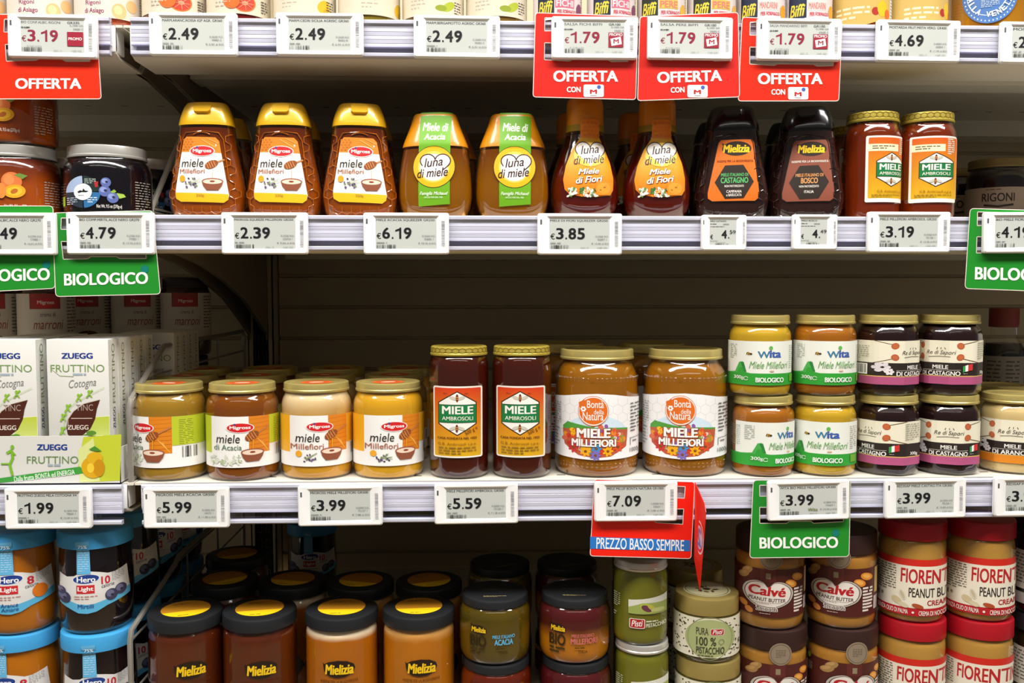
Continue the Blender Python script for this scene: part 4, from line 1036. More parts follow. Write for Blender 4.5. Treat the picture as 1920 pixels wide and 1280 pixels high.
# ---- stacked eight-sided chestnut jars
PR = [(0, 0), (.0270, 0), (.0298, .0014), (.0318, .005), (.0322, .010), (.0322, .060), (.0312, .0662), (.0286, .0708), (.0268, .0730), (.0266, .0795)]
def sapori(cream=False):
    j = jar('honey_jar', PR, .076, honey_mat('orange_blossom', 'c9b078', .3) if cream else honey_mat('chestnut', '1e0c0c', .05), twist_lid(.0300, .0740, WH), GOLD, sides=8)
    s = ref(1777, .038, .0318, D3).zoom(1580, 560, 3.556); st = 'd8821a' if cream else 'b0527c'
    s.wrap(815, 962, 'e6e0c8', -2.2, 2.2); s.wrap(962, 1050, '2a201c', -2.2, 2.2); s.wrap(1048, 1054, 'd8b060', -2.2, 2.2); s.wrap(1054, 1106, st, -2.2, 2.2)
    for x, d in ((582, -1), (826, 1)):
        for y, e in ((850, -1), (925, 1)):
            s.ell(x, y, 20, 22, 'b85a34', 30*d*e); s.line([(x+14*d, y+10*e), (x+80*d, y+38*e)], 4, '6a4a2a')
            for t in (-9, 0, 9): s.line([(x-12, y+t), (x+12, y+t)], 2, 'd88a5a')
    s.text('Re di Sapori', 620, 880, 802, 915, '4a4234', -.002, .3); s.line([(635, 925), (700, 920), (770, 922)], 3, '4a4234')
    for x, a in ((690, -20), (712, 0), (735, 20)): s.line([(x, 862), (x+a*.3, 872)], 4, '4a4234')
    s.text('MIELE', 660, 978, 760, 1004, 'ece8e0', .03); s.line([(590, 1012), (828, 1010)], 2.5, 'cfc8bc')
    s.text('DI ARANCIO' if cream else 'DI CASTAGNO', 590, 1018, 828, 1048, 'ece8e0', .03)
    for k in range(6): s.ell(528+20*math.cos(k*1.05), 990+20*math.sin(k*1.05), 14, 11, 'd8d0d2', 60*k); s.ell(556+13*math.cos(k*1.05), 1020+13*math.sin(k*1.05), 10, 8, 'e2dcdc', 60*k)
    if not cream:
        s.poly([(840, 985), (852, 980), (852, 1020), (840, 1026)], '2f9a4a'); s.poly([(852, 980), (864, 974), (864, 1016), (852, 1020)], 'eeeae6'); s.poly([(864, 974), (880, 968), (880, 1010), (864, 1016)], 'c8302e'); s.greek(842, 1032, 875, 1038, 1, 'cfc8bc')
    s.text('300g', 925, 1018, 985, 1044, 'ece8e0', .02); s.greek(895, 830, 1000, 945, 8, '8a8678', .3); s.greek(1200, 830, 1500, 945, 8, '8a8678', .3)
    s.rect(340, 970, 470, 1042, 'e8e4d8'); s.bars(350, 975, 460, 1032, '2a2a2a', 26); s.greek(330, 850, 480, 945, 7, '8a8678', .3)
    s.build('label', j, cyl(.0322, sides=8), .002, smooth=12); return j
sa = sapori(); g = 'pink-banded chestnut honey jars stacked two by two'
series(sa, [(1777, .040, D3, 0, 'chestnut honey jar facing forward, bottom of the stack by the pale honey'), (1664, .040, D3, -39, 'chestnut honey jar turned aside, bottom of the stack by the green-label jars'), (1779.5, .040, Z2, -17, 'chestnut honey jar with flag mark, top of the stack by the pale honey'), (1663, .040, Z2, 50, 'chestnut honey jar showing its barcode, top of the stack by the green-label jars')], 'honey jar', g)
ar = sapori(True); put(ar, 1897, .043, D3, 0); tag(ar, 'pale creamy honey jar with orange stripe beside the chestnut stacks', 'honey jar')
ar2 = dup(ar); put(ar2, 1875, .125, D3, 20); tag(ar2, 'pale creamy honey jar in shade behind the orange-striped one', 'honey jar')
# ---- lowest shelf: big dark-lidded honey
PMB = [(0, 0), (.0330, 0), (.0364, .002), (.0380, .008), (.0384, .016), (.0384, .094), (.0377, .1000), (.0358, .1038), (.0350, .1055), (.0350, .110)]
def sticker(s):
    s.ell(0, 0, 25, 25, 'b87d1c', 0, 40); s.poly([(-25*math.cos(t), 25*math.sin(t)) for t in [math.radians(a) for a in range(18, 163, 8)]], 'f0c414')  # bright front segment paints the lit part, darker gold the shelf's shadow
    s.greek(-12, -18, 12, -12, 2, '6a4a14', .4); s.greek(-9, 19, 9, 21, 1, '4a3a10', .6)
def mielizia(kind):
    h = {'red': honey_mat('dark_amber', '64280c', .25, .4), 'foam': honey_mat('amber_foam', 'a85e0a', .3, .15, top='e2cfae', zsplit=.0985, zsoft=.006), 'gold': honey_mat('golden', 'b0680c', .3, .15, top='c89a58', zsplit=.099, zsoft=.012)}[kind]
    j = jar('honey_jar', PMB, .1055, h, screw_lid(.0382, .1064, .1198), BLACKLID)
    s = ref(786, .048, .0384, D4).zoom(700, 980, 4.174)
    pts = [(x, y) for x, y in ((250, 1075), (262, 1088), (300, 1068), (370, 1056), (440, 1064), (488, 1090), (500, 1120), (482, 1160), (430, 1186), (360, 1192), (300, 1180), (262, 1146))]
    s.poly(pts, '24180e'); s.text('Mielizia', 270, 1088, 488, 1168, 'efc41c', .05, .12); s.text('INSIEME PER LA BIODIVERSITÀ', 232, 1206, 520, 1232, '5a2a0a', .01)
    s.poly([(270, 1262), (480, 1262), (560, 1400), (480, 1540), (270, 1540), (190, 1400)], '2a211a'); s.text('MIELE ITALIANO', 270, 1330, 480, 1360, 'd8a05c', .03)
    s.build('printed_logo', j, cyl(.0384), .003, m=INK)
    top_print('lid_sticker', j, .1201, sticker); return j
m1, m2, m3 = mielizia('red'), mielizia('foam'), mielizia('gold'); g = 'tall honey jars with black lids'
ma = dup(m1)
for r, u, a, l in ((m1, 351, 2, 'black-lidded dark amber honey jar beside the dark wire divider'), (ma, 489, -3, 'black-lidded dark amber honey jar second from the dark wire divider'), (m2, 642, -9, 'black-lidded honey jar with a ring of white foam under the lid'), (m3, 786, 0, 'black-lidded golden honey jar beside the small squat acacia jar')):
    put(r, u, .048, D4, a); tag(r, l, 'honey jar', g)
for u, yy, src, l in ((424, .150, m1, 'shaded black-lidded honey jar behind the two dark amber ones'), (551, .145, m2, 'shaded black-lidded honey jar behind the dark amber and foamy ones'), (678, .138, m3, 'shaded black-lidded honey jar behind the foamy one'), (805, .135, m3, 'shaded black-lidded honey jar behind the golden one'), (446, .250, m1, 'deepest black-lidded honey jar, third row back by the slotted post')):
    r = dup(src); put(r, u, yy, D4, random.uniform(-30, 30)); tag(r, l, 'honey jar', g)

# ---- small squat jars, stacked
SH = .0684
PS = [(0, 0), (.0310, 0), (.0355, .002), (.0378, .008), (.0384, .016), (.0384, .044), (.0378, .0510), (.0356, .0565), (.0335, .0590), (.0333, .0630)]
def bio(kind):
    h = {'acacia': honey_mat('bio_acacia', '6e5a0c', .2, .35), 'mille': honey_mat('bio_mille', 'b06a0c', .25, .15, top='4a0f12', zsplit=.031, zsoft=.014), 'red': honey_mat('bio_red', '7a260a', .2, .2)}[kind]
    j = jar('honey_jar', PS, .058, h, screw_lid(.0352, .0590, SH-.0003), BLACKLID)
    s = ref(928, .045, .0384, D4+SH).zoom(700, 980, 4.174)
    s.poly([(760, 800), (775, 812), (830, 806), (880, 830), (886, 856), (850, 876), (790, 870), (764, 846)], '24180e'); s.text('Mielizia', 768, 822, 880, 864, 'efc41c', .05, .1)
    s.text('BIO', 755, 886, 882, 976, '2e2408', .03); s.greek(758, 992, 880, 1050, 2, '3a3010', .55)
    c = {'acacia': '5ab4dc', 'mille': 'c86a6a', 'red': 'd88a4a'}[kind]; t = {'acacia': 'ACACIA', 'mille': 'MILLEFIORI', 'red': ''}[kind]
    s.text('MIELE ITALIANO', 932, 878, 1106, 906, c, .025); kind == 'red' or s.text(t, 948 if kind != 'mille' else 925, 912, 1092 if kind != 'mille' else 1130, 958, c, .04); s.greek(955, 984, 1085, 996, 1, '3a2a10', .6); s.text('ITALIA', 985, 1008, 1055, 1030, '3a2a10', .02)
    s.build('printed_logo', j, cyl(.0384), .003, m=INK)
    top_print('lid_print', j, SH-.0001, lambda s: (s.greek(-12, 18, 12, 21, 2, 'b8a468', .5), s.greek(-13, -4, 13, 1, 2, '4a4a48', .5)), m=INK); return j
b1, b2, b3 = bio('acacia'), bio('mille'), bio('red'); b4 = dup(b2); g = 'small squat honey jars with black lids'
for r, u, y, z, a, l in ((b1, 928, .046, D4+SH, 0, 'squat acacia honey jar with blue lettering on top of its stack'), (b3, 930, .045, D4, 8, 'squat red-brown honey jar under the blue-lettered acacia one'), (b2, 1077, .046, D4+SH, 0, 'squat two-tone honey jar with pink lettering on top of its stack'), (b4, 1079, .045, D4, -10, 'squat two-tone honey jar under the pink-lettered one')):
    put(r, u, y, z, a); tag(r, l, 'honey jar', g)
for u, z, src, l in ((937, D4+SH*2, b1, 'black-lidded squat jar on top of the rear stack behind the acacia one'), (1063, D4+SH*2, b2, 'black-lidded squat jar on top of the rear stack behind the pink-lettered one')):
    for lev in (0, 1):
        r = dup(src); put(r, u, .150, D4+SH*lev, random.uniform(-40, 40)); tag(r, l if lev else l.replace('on top', 'at the foot'), 'honey jar', g)

# ---- pistachio creams
PH = .0872
PPi = [(0, 0), (.0240, 0), (.0275, .0018), (.0288, .006), (.0290, .012), (.0290, .058), (.0286, .063), (.0275, .0665), (.0267, .068), (.0267, .074)]
pc = jar('pistachio_jar', zs(PPi, 1.118), .079, mat('contents_pistachio', '6a6a1a', .35, sss=.2, vary=.15), twist_lid(.0283, .0782, PH), SILV, contents='cream')
s = ref(1200.6, .036, .029, D4+PH).zoom(1080, 880, 3.2)
s.poly([(316, 785), (545, 754), (545, 868), (316, 868)], 'd8d8c8'); s.poly([(316, 830), (400, 800), (545, 800), (545, 868), (316, 868)], '9aa858'); s.ell(430, 832, 48, 26, 'aebc4c', 25); s.ell(425, 834, 34, 18, '6a3a48', 25); s.ell(450, 826, 24, 13, 'c0b84c', 40); s.ell(490, 845, 40, 14, 'bcc47c')
s.rr(322, 896, 416, 956, 10, 'e8dcd0'); s.rr(327, 900, 411, 952, 8, 'b01f22'); s.text('Pistì', 334, 906, 402, 944, 'f4ece6', .02, .3, -4)
s.greek(422, 908, 538, 918, 1, 'd8dcc0', .8); s.text('PISTACCHIO', 422, 922, 540, 946, 'e8ead8', .02, 0, -3); s.greek(230, 760, 268, 850, 7, 'c8ccaa', .35); s.greek(230, 880, 250, 910, 2, 'c8ccaa', .35)
s.build('label', pc, cyl(.029), .003)
g = 'pistachio cream jars with silver lids'
series(pc, [(1200.6, .038, D4+PH, 0, 'silver-lidded green pistachio cream on top, under the red flag card'), (1203, .038, D4, 3, 'green pistachio cream jar with silver lid at the foot of its stack'), (1195, .108, D4+PH, -20, 'green pistachio cream jar in shade behind the one on top')], 'cream jar', g)
r = dup(pc); put(r, 1197, .108, D4, 0); tag(r, 'green pistachio cream jar in shade at the foot of the rear stack', 'cream jar', g)
QH = .0682
PQ = [(0, 0), (.0300, 0), (.0332, .0018), (.0348, .006), (.0350, .012), (.0350, .0405), (.0342, .0450), (.0330, .047), (.0328, .052)]
pq = jar('pistachio_jar', zs(PQ, 1.11), .053, mat('contents_pistachio_dark', '4a4210', .3, sss=.15, vary=.2), screw_lid(.0338, .0500, QH), mat('brushed_gold_lid', 'b09a58', .36, .5, vary=.05), contents='cream')
s = ref(1324.5, .040, .035, D4+QH).zoom(1080, 880, 3.2)
s.wrap(892, 1134, 'e2dcc4', -2.4, 2.4)
s.blobs([(random.uniform(540, 1050), random.uniform(905, 1122)) for i in range(260)], 3.4, 6.5, ['3a2c1e', '4a3c28'], 1)
s.ell(805, 1015, 146, 116, 'a8b078', 0, 44); s.rect(668, 938, 942, 1130, 'a8b078') if False else None
s.ring(805, 1015, 128, 132, '8a9260')
s.text('PURA', 724, 950, 796, 994, '3a3a24', .015); s.rr(808, 954, 888, 994, 8, 'e4d8cc'); s.rr(811, 957, 885, 991, 7, 'b01f22'); s.text('Pistì', 820, 960, 878, 986, 'f4ece6', .02, .3)
s.text('100 %', 726, 1006, 842, 1058, '3a3a24', .015); s.text('PISTACCHIO', 726, 1066, 890, 1108, '3a3a24', .015); s.greek(735, 1116, 885, 1124, 1, '5a5a3c', .7); s.ring(872, 1034, 14, 16, '4a5a34'); s.greek(865, 1054, 882, 1058, 1, '4a5a34')
s.build('label', pq, cyl(.035), .003)
top_print('lid_emblem', pq, QH+.0002, lambda s: (s.ell(0, 0, 25, 25, 'b8b088', 0, 36), s.ring(0, 0, 22, 23, '6a6440'), s.blobs([(9*math.cos(k*.8), 9*math.sin(k*.8)) for k in range(8)], 4, 2, ['4a3a24'], 1), s.ell(0, 0, 4, 4, '4a3a24')))
bm = bmesh.new()   # zig-zag edged paper seal laid over the lid
zz = [(-.006, .004), (.010, .002)]+[(.010+.0014*(i % 2), .004+.0011*i) for i in range(1, 14)]+[(.009, .020), (-.007, .022)]
vs = [bm.verts.new((x+.006, y, QH+.0006)) for x, y in zz]; bm.faces.new(vs); bm.normal_update()
ext = bmesh.ops.extrude_face_region(bm, geom=bm.faces[:]); [setattr(v, 'co', v.co+Vector((0, 0, .0003))) for v in ext['geom'] if isinstance(v, bmesh.types.BMVert)]
obj('paper_seal', bm, mat('seal_paper', 'c8c0a0', .5), pq, 0)
g = 'pure pistachio jars with gold lids'
series(pq, [(1324.5, .042, D4+QH, 0, 'gold-lidded pure pistachio jar on top of its stack, touched by the flag tip'), (1327, .042, D4, 5, 'gold-lidded pure pistachio jar at the foot of its stack'), (1300, .130, D4+QH, 30, 'gold-lidded pistachio jar in shade on the rear stack')], 'cream jar', g)
r = dup(pq); put(r, 1302, .130, D4, 0); tag(r, 'gold-lidded pistachio jar in shade at the foot of the rear stack', 'cream jar', g)

# ---- peanut butter, brown lids
CH = .1010
PC = [(0, 0), (.0310, 0), (.0345, .0025), (.0362, .009), (.0366, .016), (.0366, .068), (.0362, .0740), (.0345, .0785), (.0330, .0800), (.0328, .083)]
pb = mat('contents_peanut', 'a8742c', .4, sss=.15, vary=.08)
ca = jar('peanut_butter_jar', PC, .081, pb, screw_lid(.0360, .0795, CH), mat('brown_plastic_lid', '301a16', .42, vary=.05), contents='peanut_butter')
s = ref(1576, .044, .0366, D4+CH).zoom(1360, 880, 3.2)
s.wrap(590, 868, '4c1a16', -2.6, 2.6)
s.poly([(475, 590), (905, 590), (905, 878), (690, 884), (475, 870)], '4c1a16')
s.rect(620, 590, 710, 665, '5a2420'); s.rect(652, 615, 680, 650, '8a7a60')
for px_, py_, a in ((548, 612, -35), (530, 640, -35)): s.ell(px_, py_, 32, 20, 'a07a48', a); s.ell(px_-6, py_-4, 22, 10, 'b8905a', a)
for px_, py_ in ((838, 640), (800, 676)): s.ell(px_, py_, 34, 22, 'd8882c', 20); s.ell(px_, py_-2, 22, 12, 'e8a850', 20)
for px_, py_ in ((530, 815), (560, 850)): s.ell(px_, py_, 24, 18, 'c8803c', 30)
s.greek(818, 705, 872, 860, 8, 'e0d4c8', .6); s.rect(882, 595, 903, 750, 'b89a58'); s.bars(880, 770, 905, 850, 'e8e0d8', 5); s.greek(400, 640, 470, 700, 6, 'c8b8a8', .3); s.ell(440, 600, 16, 18, '9aa82c')
def hrt(m, c): heart(s, 670, 740, 148*m, 98*m, c)
body = [(-1.0, -.1), (-.85, -.6), (-.5, -.85), (-.2, -.75), (0, -.45), (.25, -.8), (.6, -.8), (.92, -.45), (1.0, .0), (.85, .5), (.5, .8), (.2, .92), (-.2, .9), (-.55, .78), (-.88, .4)]
body = [(lambda p0, p1, p2, p3, t: tuple(.5*(2*p1[c]+(p2[c]-p0[c])*t+(2*p0[c]-5*p1[c]+4*p2[c]-p3[c])*t*t+(3*p1[c]-p0[c]-3*p2[c]+p3[c])*t**3) for c in (0, 1)))(body[i-1], body[i], body[(i+1) % len(body)], body[(i+2) % len(body)], k/4) for i in range(len(body)) for k in range(4)]
for m, c in ((1.0, '2a1412'), (.97, 'b8ada0'), (.90, '3a2420'), (.87, 'ded6cc')): s.poly([(668+x*148*m, 742+y*95*m) for x, y in body], c)
s.text('Calvé', 556, 694, 768, 752, 'b01a22', .045, .08, 2); s.text('PEANUT BUTTER', 558, 764, 768, 786, '3a201a', .02, 0, 2); s.greek(580, 792, 740, 806, 2, '8a7a70', .35)
s.text('Smooth', 598, 814, 722, 846, 'efe8e0', .09); s.text('Smooth', 602, 816, 718, 844, '4a2a20', .015); s.greek(620, 858, 720, 864, 1, 'c8b8a8', .6)
s.text('U', 356, 590, 386, 625, 'd8ccc0', .03)
s.build('label', ca, cyl(.0366), .003)
s = Pr(); s.pt = lambda a, b: (a*.001, b*.001); s.ell(-2, 77.5, 12, 12, '8a7a66', 0, 30); s.ring(-2, 77.5, 10, 10.5, '5a4a3c'); s.greek(-7, 82, 3, 73, 5, '6a5a48', .4)
s.build('seal_badge', ca, cyl(.0368), .003)
g = 'peanut butter jars with brown lids'
series(ca, [(1576, .046, D4+CH, 0, 'brown-lidded peanut butter on top, beside the red-lidded jars'), (1443, .046, D4+CH, 5, 'brown-lidded peanut butter on top, beside the gold-lidded pistachio'), (1446, .046, D4, 18, 'brown-lidded peanut butter at the foot of the stack beside the pistachio'), (1578, .046, D4, 28, 'brown-lidded peanut butter at the foot of the stack beside the red lids')], 'peanut butter', g)

# ---- peanut butter, red lids
FH = .1066
PF = [(0, 0), (.0290, 0), (.0325, .0025), (.0342, .009), (.0346, .016), (.0346, .070), (.0341, .0765), (.0325, .0805), (.0312, .0820), (.0310, .085)]
fi = jar('peanut_butter_jar', zs(PF, 1.08), .089, mat('contents_peanut_creamy', 'b0843a', .4, sss=.15, vary=.06), screw_lid(.0344, .0878, FH), mat('red_plastic_lid', 'a00f1c', .38, vary=.05), contents='peanut_butter')
s = ref(1836, .044, .0346, D4+FH).zoom(1600, 880, 3.2)
s.wrap(525, 566, 'c8261a', -2.3, 2.3); s.wrap(566, 820, 'e4dcc8', -2.3, 2.3); s.wrap(820, 868, 'b01a24', -2.3, 2.3)
s.text('FIORENTINI', 716, 585, 1046, 672, 'b41e24', .03, 0, 1); s.text('PEANUT BUTTER', 762, 698, 1040, 754, '2a2220', .018); s.text('CREAMY', 862, 770, 985, 802, 'a82028', .03)
s.greek(555, 575, 690, 740, 11, '6a6458', .4); s.ell(728, 746, 16, 32, 'd8d0b8', -25); s.ell(728, 746, 9, 26, 'c0b498', -25); s.ell(695, 782, 30, 20, 'c8b890', 25); s.ell(735, 806, 30, 14, 'd0c4a4', 15); s.ell(812, 806, 32, 13, 'a84a24', 15); s.text('350g e', 540, 745, 618, 780, '6a3430', .01)
s.text('SENZA OLIO DI PALMA', 582, 830, 760, 858, 'ece0d4', .02); s.text('CREMA DI NOCCIOLINE', 818, 834, 1000, 862, 'ece0d4', .02); s.ell(787, 846, 8, 8, 'ece0d4', 0, 5); s.ell(560, 836, 8, 8, 'ece0d4', 0, 5)
s.build('label', fi, cyl(.0346), .003)
g = 'peanut butter jars with red lids'
series(fi, [(1836, .044, D4+FH, 0, 'red-lidded peanut butter on top, outermost of its kind'), (1708.5, .044, D4+FH, -5, 'red-lidded peanut butter on top, beside the brown-lidded jars'), (1707, .044, D4, -10, 'red-lidded peanut butter at the foot, beside the brown-lidded jars'), (1832, .044, D4, -21, 'red-lidded peanut butter at the foot, outermost of its kind')], 'peanut butter', g)
pt = PF
cr = jar('chocolate_spread_jar', zs(PF, 1.08), .089, mat('contents_chocolate', '1e0f0a', .3, vary=.1), screw_lid(.0344, .0878, FH), mat('grey_plastic_lid', '2c2a2c', .4, vary=.05), contents='spread')
s = Pr(); s.r = .0346; s.pt = lambda a, b: (a*.001, b*.001); s.rect(-70, 70, 70, 28, 'd2cec6'); s.greek(-60, 66, 60, 32, 9, '5a5654', .35); s.rect(-70, 24, 70, 12, 'b8b6b4')
s.build('label', cr, cyl(.0346), .003)
series(cr, [(1962, .050, D4+FH, 10, 'dark chocolate spread jar with pale label on top, beside the red lids'), (1960, .050, D4, 5, 'dark chocolate spread jar with pale label at the foot, beside the red lids')], 'spread jar', None)

# ---- light jam with blue lids
HH = .1060
PHe = [(0, 0), (.0290, 0), (.0330, .003), (.0350, .010), (.0362, .024), (.0366, .044), (.0360, .066), (.0350, .081), (.0345, .0875), (.0345, .0905)]
def rzH(z):
    for (r0, z0), (r1, z1) in zip(PHe, PHe[1:]):
        if z0 <= z <= z1 and z1 > z0: return r0+(r1-r0)*(z-z0)/(z1-z0)
    return .0348 if z < .0895 else .0367
BLUEL = mat('light_blue_lid', '3f9bd2', .4, vary=.04)
def hero(kind):
    h = {'blue': mat('contents_blueberry', '140c10', .25, vary=.2), 'orange': mat('contents_marmalade', 'b0660c', .3, sss=.25, vary=.2)}[kind]
    j = jar('jam_jar', PHe, .0885, h, screw_lid(.0367, .0893, HH), BLUEL, contents='jam')
    s = ref(181.5, .044, .0362, D4+HH).zoom(0, 890, 3.283)
    lab = [(390, 598), (430, 618), (470, 612), (500, 592), (560, 584), (610, 592), (660, 606), (700, 604), (770, 580)]
    s.poly(lab+[(784, 765), (720, 785), (650, 806), (590, 836), (540, 846), (490, 842), (440, 815), (388, 785)], 'dcdad6'); s.poly([(388, 745), (440, 765), (490, 785), (560, 790), (640, 770), (710, 745), (784, 715), (784, 765), (720, 785), (650, 806), (590, 836), (540, 846), (490, 842), (440, 815), (388, 785)], '5ab2dc')
    s.ell(536, 631, 76, 30, 'e8e8ea', -4, 40); s.ell(536, 631, 72, 27, '1c3c86', -4, 40); s.text('Hero', 484, 616, 588, 650, 'f0f0f2', .035)
    s.rect(482, 668, 582, 720, 'c4262c'); s.text('Light', 488, 678, 576, 712, 'f4f0ee', .035)
    n = '10' if kind == 'blue' else '8'; s.text(n, 620 if n == '10' else 632, 622, 670, 670, 'c02030', .03); s.text('calorie', 620, 668, 692, 690, '3a3a40', .0, .1, -6); s.greek(680, 608, 755, 665, 6, '9a9ea4', .3, -.2)
    s.greek(470, 735, 600, 764, 2, 'c08a84', .35)
    if kind == 'blue':
        s.text('Mirtilli', 486, 786, 576, 812, '1c4a8a', .01, .1)
        for x, y, k in ((675, 742, 36), (728, 720, 34), (415, 745, 36), (402, 705, 24)): s.ell(x, y, k, k, '3c3c58'); s.ell(x-k*.2, y-k*.2, k*.6, k*.6, '6a6c8c'); s.ell(x+k*.1, y+k*.1, k*.25, k*.22, '2c2c40')
    else:
        s.text('Arance', 486, 775, 580, 800, '1c4a8a', .01, .1, -3); s.text('Amare', 488, 803, 582, 826, '1c4a8a', .01, .1, -3); s.ell(700, 720, 42, 42, 'd8741a'); s.ell(400, 730, 36, 40, 'e07a14'); s.ell(412, 690, 26, 12, '6a9a2a', 20)
    s.build('label', j, cyl(.0362, rzH), .003, .003)
    s = ref(181.5, .044, .0362, D4+HH).zoom(0, 890, 3.283)
    s.poly([(482, 400), (556, 396), (562, 600), (486, 600)], '62aed8'); s.text('75%', 498, 420, 546, 440, 'd8ecf6', .02); s.greek(492, 452, 552, 590, 10, 'a8d2ea', .35)
    s.build('seal_strip', j, cyl(.0362, rzH), .003, .003, base=.0004); return j
h1, h2 = hero('blue'), hero('orange'); g = 'sugar-free jam jars with blue lids'
h1b, h2b = dup(h1), dup(h2)
for r, u, y, z, a, l in ((h1, 181.5, .044, D4+HH, 0, 'blue-lidded blueberry jam on top of its stack'), (h1b, 188, .043, D4, 4, 'blue-lidded blueberry jam at the foot of its stack'), (h2, 38, .044, D4+HH, 0, 'blue-lidded orange marmalade on top of its stack'), (h2b, 44, .046, D4, -15, 'blue-lidded orange marmalade at the foot of its stack')):
    put(r, u, y, z, a); tag(r, l, 'jam jar', g)
x0 = h1.location.x
for i, yy in enumerate((.122, .200, .278)):
    for lev in (0, 1):
        r = dup(h1); r.location = (x0+.001*i, yy, D4+HH*lev); r.rotation_euler = (0, 0, .55+.2*i)
        tag(r, 'shaded blue-lidded jam %s, %s behind the blueberry jam' % ('on top' if lev else 'at the foot', ('first', 'second', 'third')[i]), 'jam jar', g)
rb = dup(h1); put(rb, 586, .47, D4+HH, 10); tag(rb, 'stray blue-lidded jar high at the back panel behind the black-lidded honey', 'jam jar', g)
rb = dup(h1); put(rb, 586, .47, D4, 10); tag(rb, 'stray blue-lidded jar standing at the back panel under another', 'jam jar', g)

# ---- narrow bay, second shelf: jam with silver lids
AH = .0745
PJ = [(0, 0), (.0370, 0), (.0410, .002), (.0424, .007), (.0426, .014), (.0426, .046), (.0419, .0530), (.0397, .0580), (.0372, .0605), (.0366, .064)]
def alce(kind):
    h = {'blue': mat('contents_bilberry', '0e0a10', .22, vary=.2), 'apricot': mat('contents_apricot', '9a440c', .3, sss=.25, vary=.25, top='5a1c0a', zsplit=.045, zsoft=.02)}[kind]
    j = jar('jam_jar', PJ, .061, h, twist_lid(.0385, .0625, AH), SILV, contents='jam')
    s = ref(202.7, .052, .0426, D2).zoom(0, 180, 3.369)
    if kind == 'blue':
        for a0, a1, c in ((180, 268, 'a8bcdc'), (272, 358, '1a2c28'), (2, 88, '2a6a9c'), (92, 178, '20303c')): s.ring(536, 606, 54, 100, c, a0, a1, 14)
        s.greek(440, 640, 500, 690, 4, 'c8d0dc', .35); s.greek(545, 525, 615, 560, 3, 'c8d0c8', .35); s.greek(560, 640, 615, 680, 3, 'dce6f0', .4); s.poly([(600, 545), (625, 540), (622, 575), (606, 578)], 'a82a2e')
        for x, y, k in ((668, 545, 30), (660, 600, 34), (706, 640, 34)): s.ell(x, y, k, k, '5a68a4'); s.ell(x-k*.2, y-k*.25, k*.6, k*.5, '8a9acc'); s.ell(x+k*.15, y-k*.1, k*.28, k*.25, '2a2c54')
        s.poly([(690, 605), (715, 588), (728, 600), (712, 612)], '8ab03c'); s.poly([(728, 610), (770, 615), (782, 632), (745, 645)], 'a4c44a')
        s.rect(416, 630, 432, 690, '9ab024')
    else:
        s.ring(430, 615, 54, 92, '2a3038', 200, 520, 30); s.ell(655, 540, 58, 58, 'd8743a'); s.ell(640, 530, 30, 34, 'e08a4c'); s.poly([(668, 500), (700, 488), (745, 500), (715, 525)], '6a8a34'); s.ell(670, 602, 62, 42, 'e0a01c', -8); s.ell(668, 602, 46, 28, 'ecb82c', -8); s.ell(668, 602, 22, 14, 'b8641c', -30); s.ell(596, 600, 28, 48, 'e0883c')
    s.ell(536, 606, 52, 52, 'e6ecee', 0, 30); s.poly([(505, 606), (520, 596), (534, 600), (540, 585), (548, 598), (570, 602), (556, 610), (530, 608), (512, 614)], '14181c'); s.greek(510, 626, 562, 632, 1, '5a6068', .6)
    s.text('Net Wt. 9.5 oz (270g-e)', 612, 684, 758, 712, 'd8d4cc', .02); s.greek(838, 530, 930, 715, 11, 'a8a49c', .3); s.greek(360, 560, 400, 700, 8, 'a8a49c', .3)
    s.build('printed_label', j, cyl(.0426), .003); return j
a1, a2 = alce('blue'), alce('apricot'); a3, a4, a5, a6 = dup(a2), dup(a1), dup(a1), dup(a1)
g = 'jam jars with silver lids'
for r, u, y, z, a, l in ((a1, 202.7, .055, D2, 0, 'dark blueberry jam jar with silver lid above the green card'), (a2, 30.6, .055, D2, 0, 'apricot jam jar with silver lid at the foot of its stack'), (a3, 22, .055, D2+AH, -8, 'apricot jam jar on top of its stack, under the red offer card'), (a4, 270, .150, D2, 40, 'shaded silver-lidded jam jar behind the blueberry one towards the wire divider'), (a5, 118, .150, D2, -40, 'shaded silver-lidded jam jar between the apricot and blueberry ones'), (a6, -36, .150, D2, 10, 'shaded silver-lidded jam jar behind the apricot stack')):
    put(r, u, y, z, a); tag(r, l, 'jam jar', g)

# ---- narrow bay, third shelf: snack boxes in their tray
BW, BD, BH = .0605, .0215, .1428
CARTON = mat('white_carton', 'd6d5cf', .5, vary=.01)
bx = empty('snack_box'); obj('carton', box(-BW/2, -BD/2, 0, BW/2, BD/2, BH, .0008), CARTON, bx, 30)
x = stand(158, .016, D3); _, vb, wb = proj(x, .006, D3+.002)
s = Pr(158, vb, wb/F).zoom(0, 530, 3.2)
def fx(a): return 506+(a-508)
s.poly([(560, 790), (685, 780), (685, 1060), (330, 1060), (330, 1000), (470, 915)], 'e8ecd0'); s.poly([(600, 790), (683, 784), (683, 1190), (560, 1190), (540, 900)], 'b9c832', 'e2e6b8')
s.text('ZUEGG', 412, 404, 596, 438, '1c3a8c', .045); s.text('FRUTTINO', 346, 474, 662, 518, '7a9a5a', -.006); s.greek(476, 526, 606, 540, 1, 'a0b0b8', .9)
s.text('Cotogna', 450, 560, 612, 622, '8a8a86', -.012, .35, -5); s.line([(350, 500), (400, 540), (480, 545)], 3, '9ab07a')
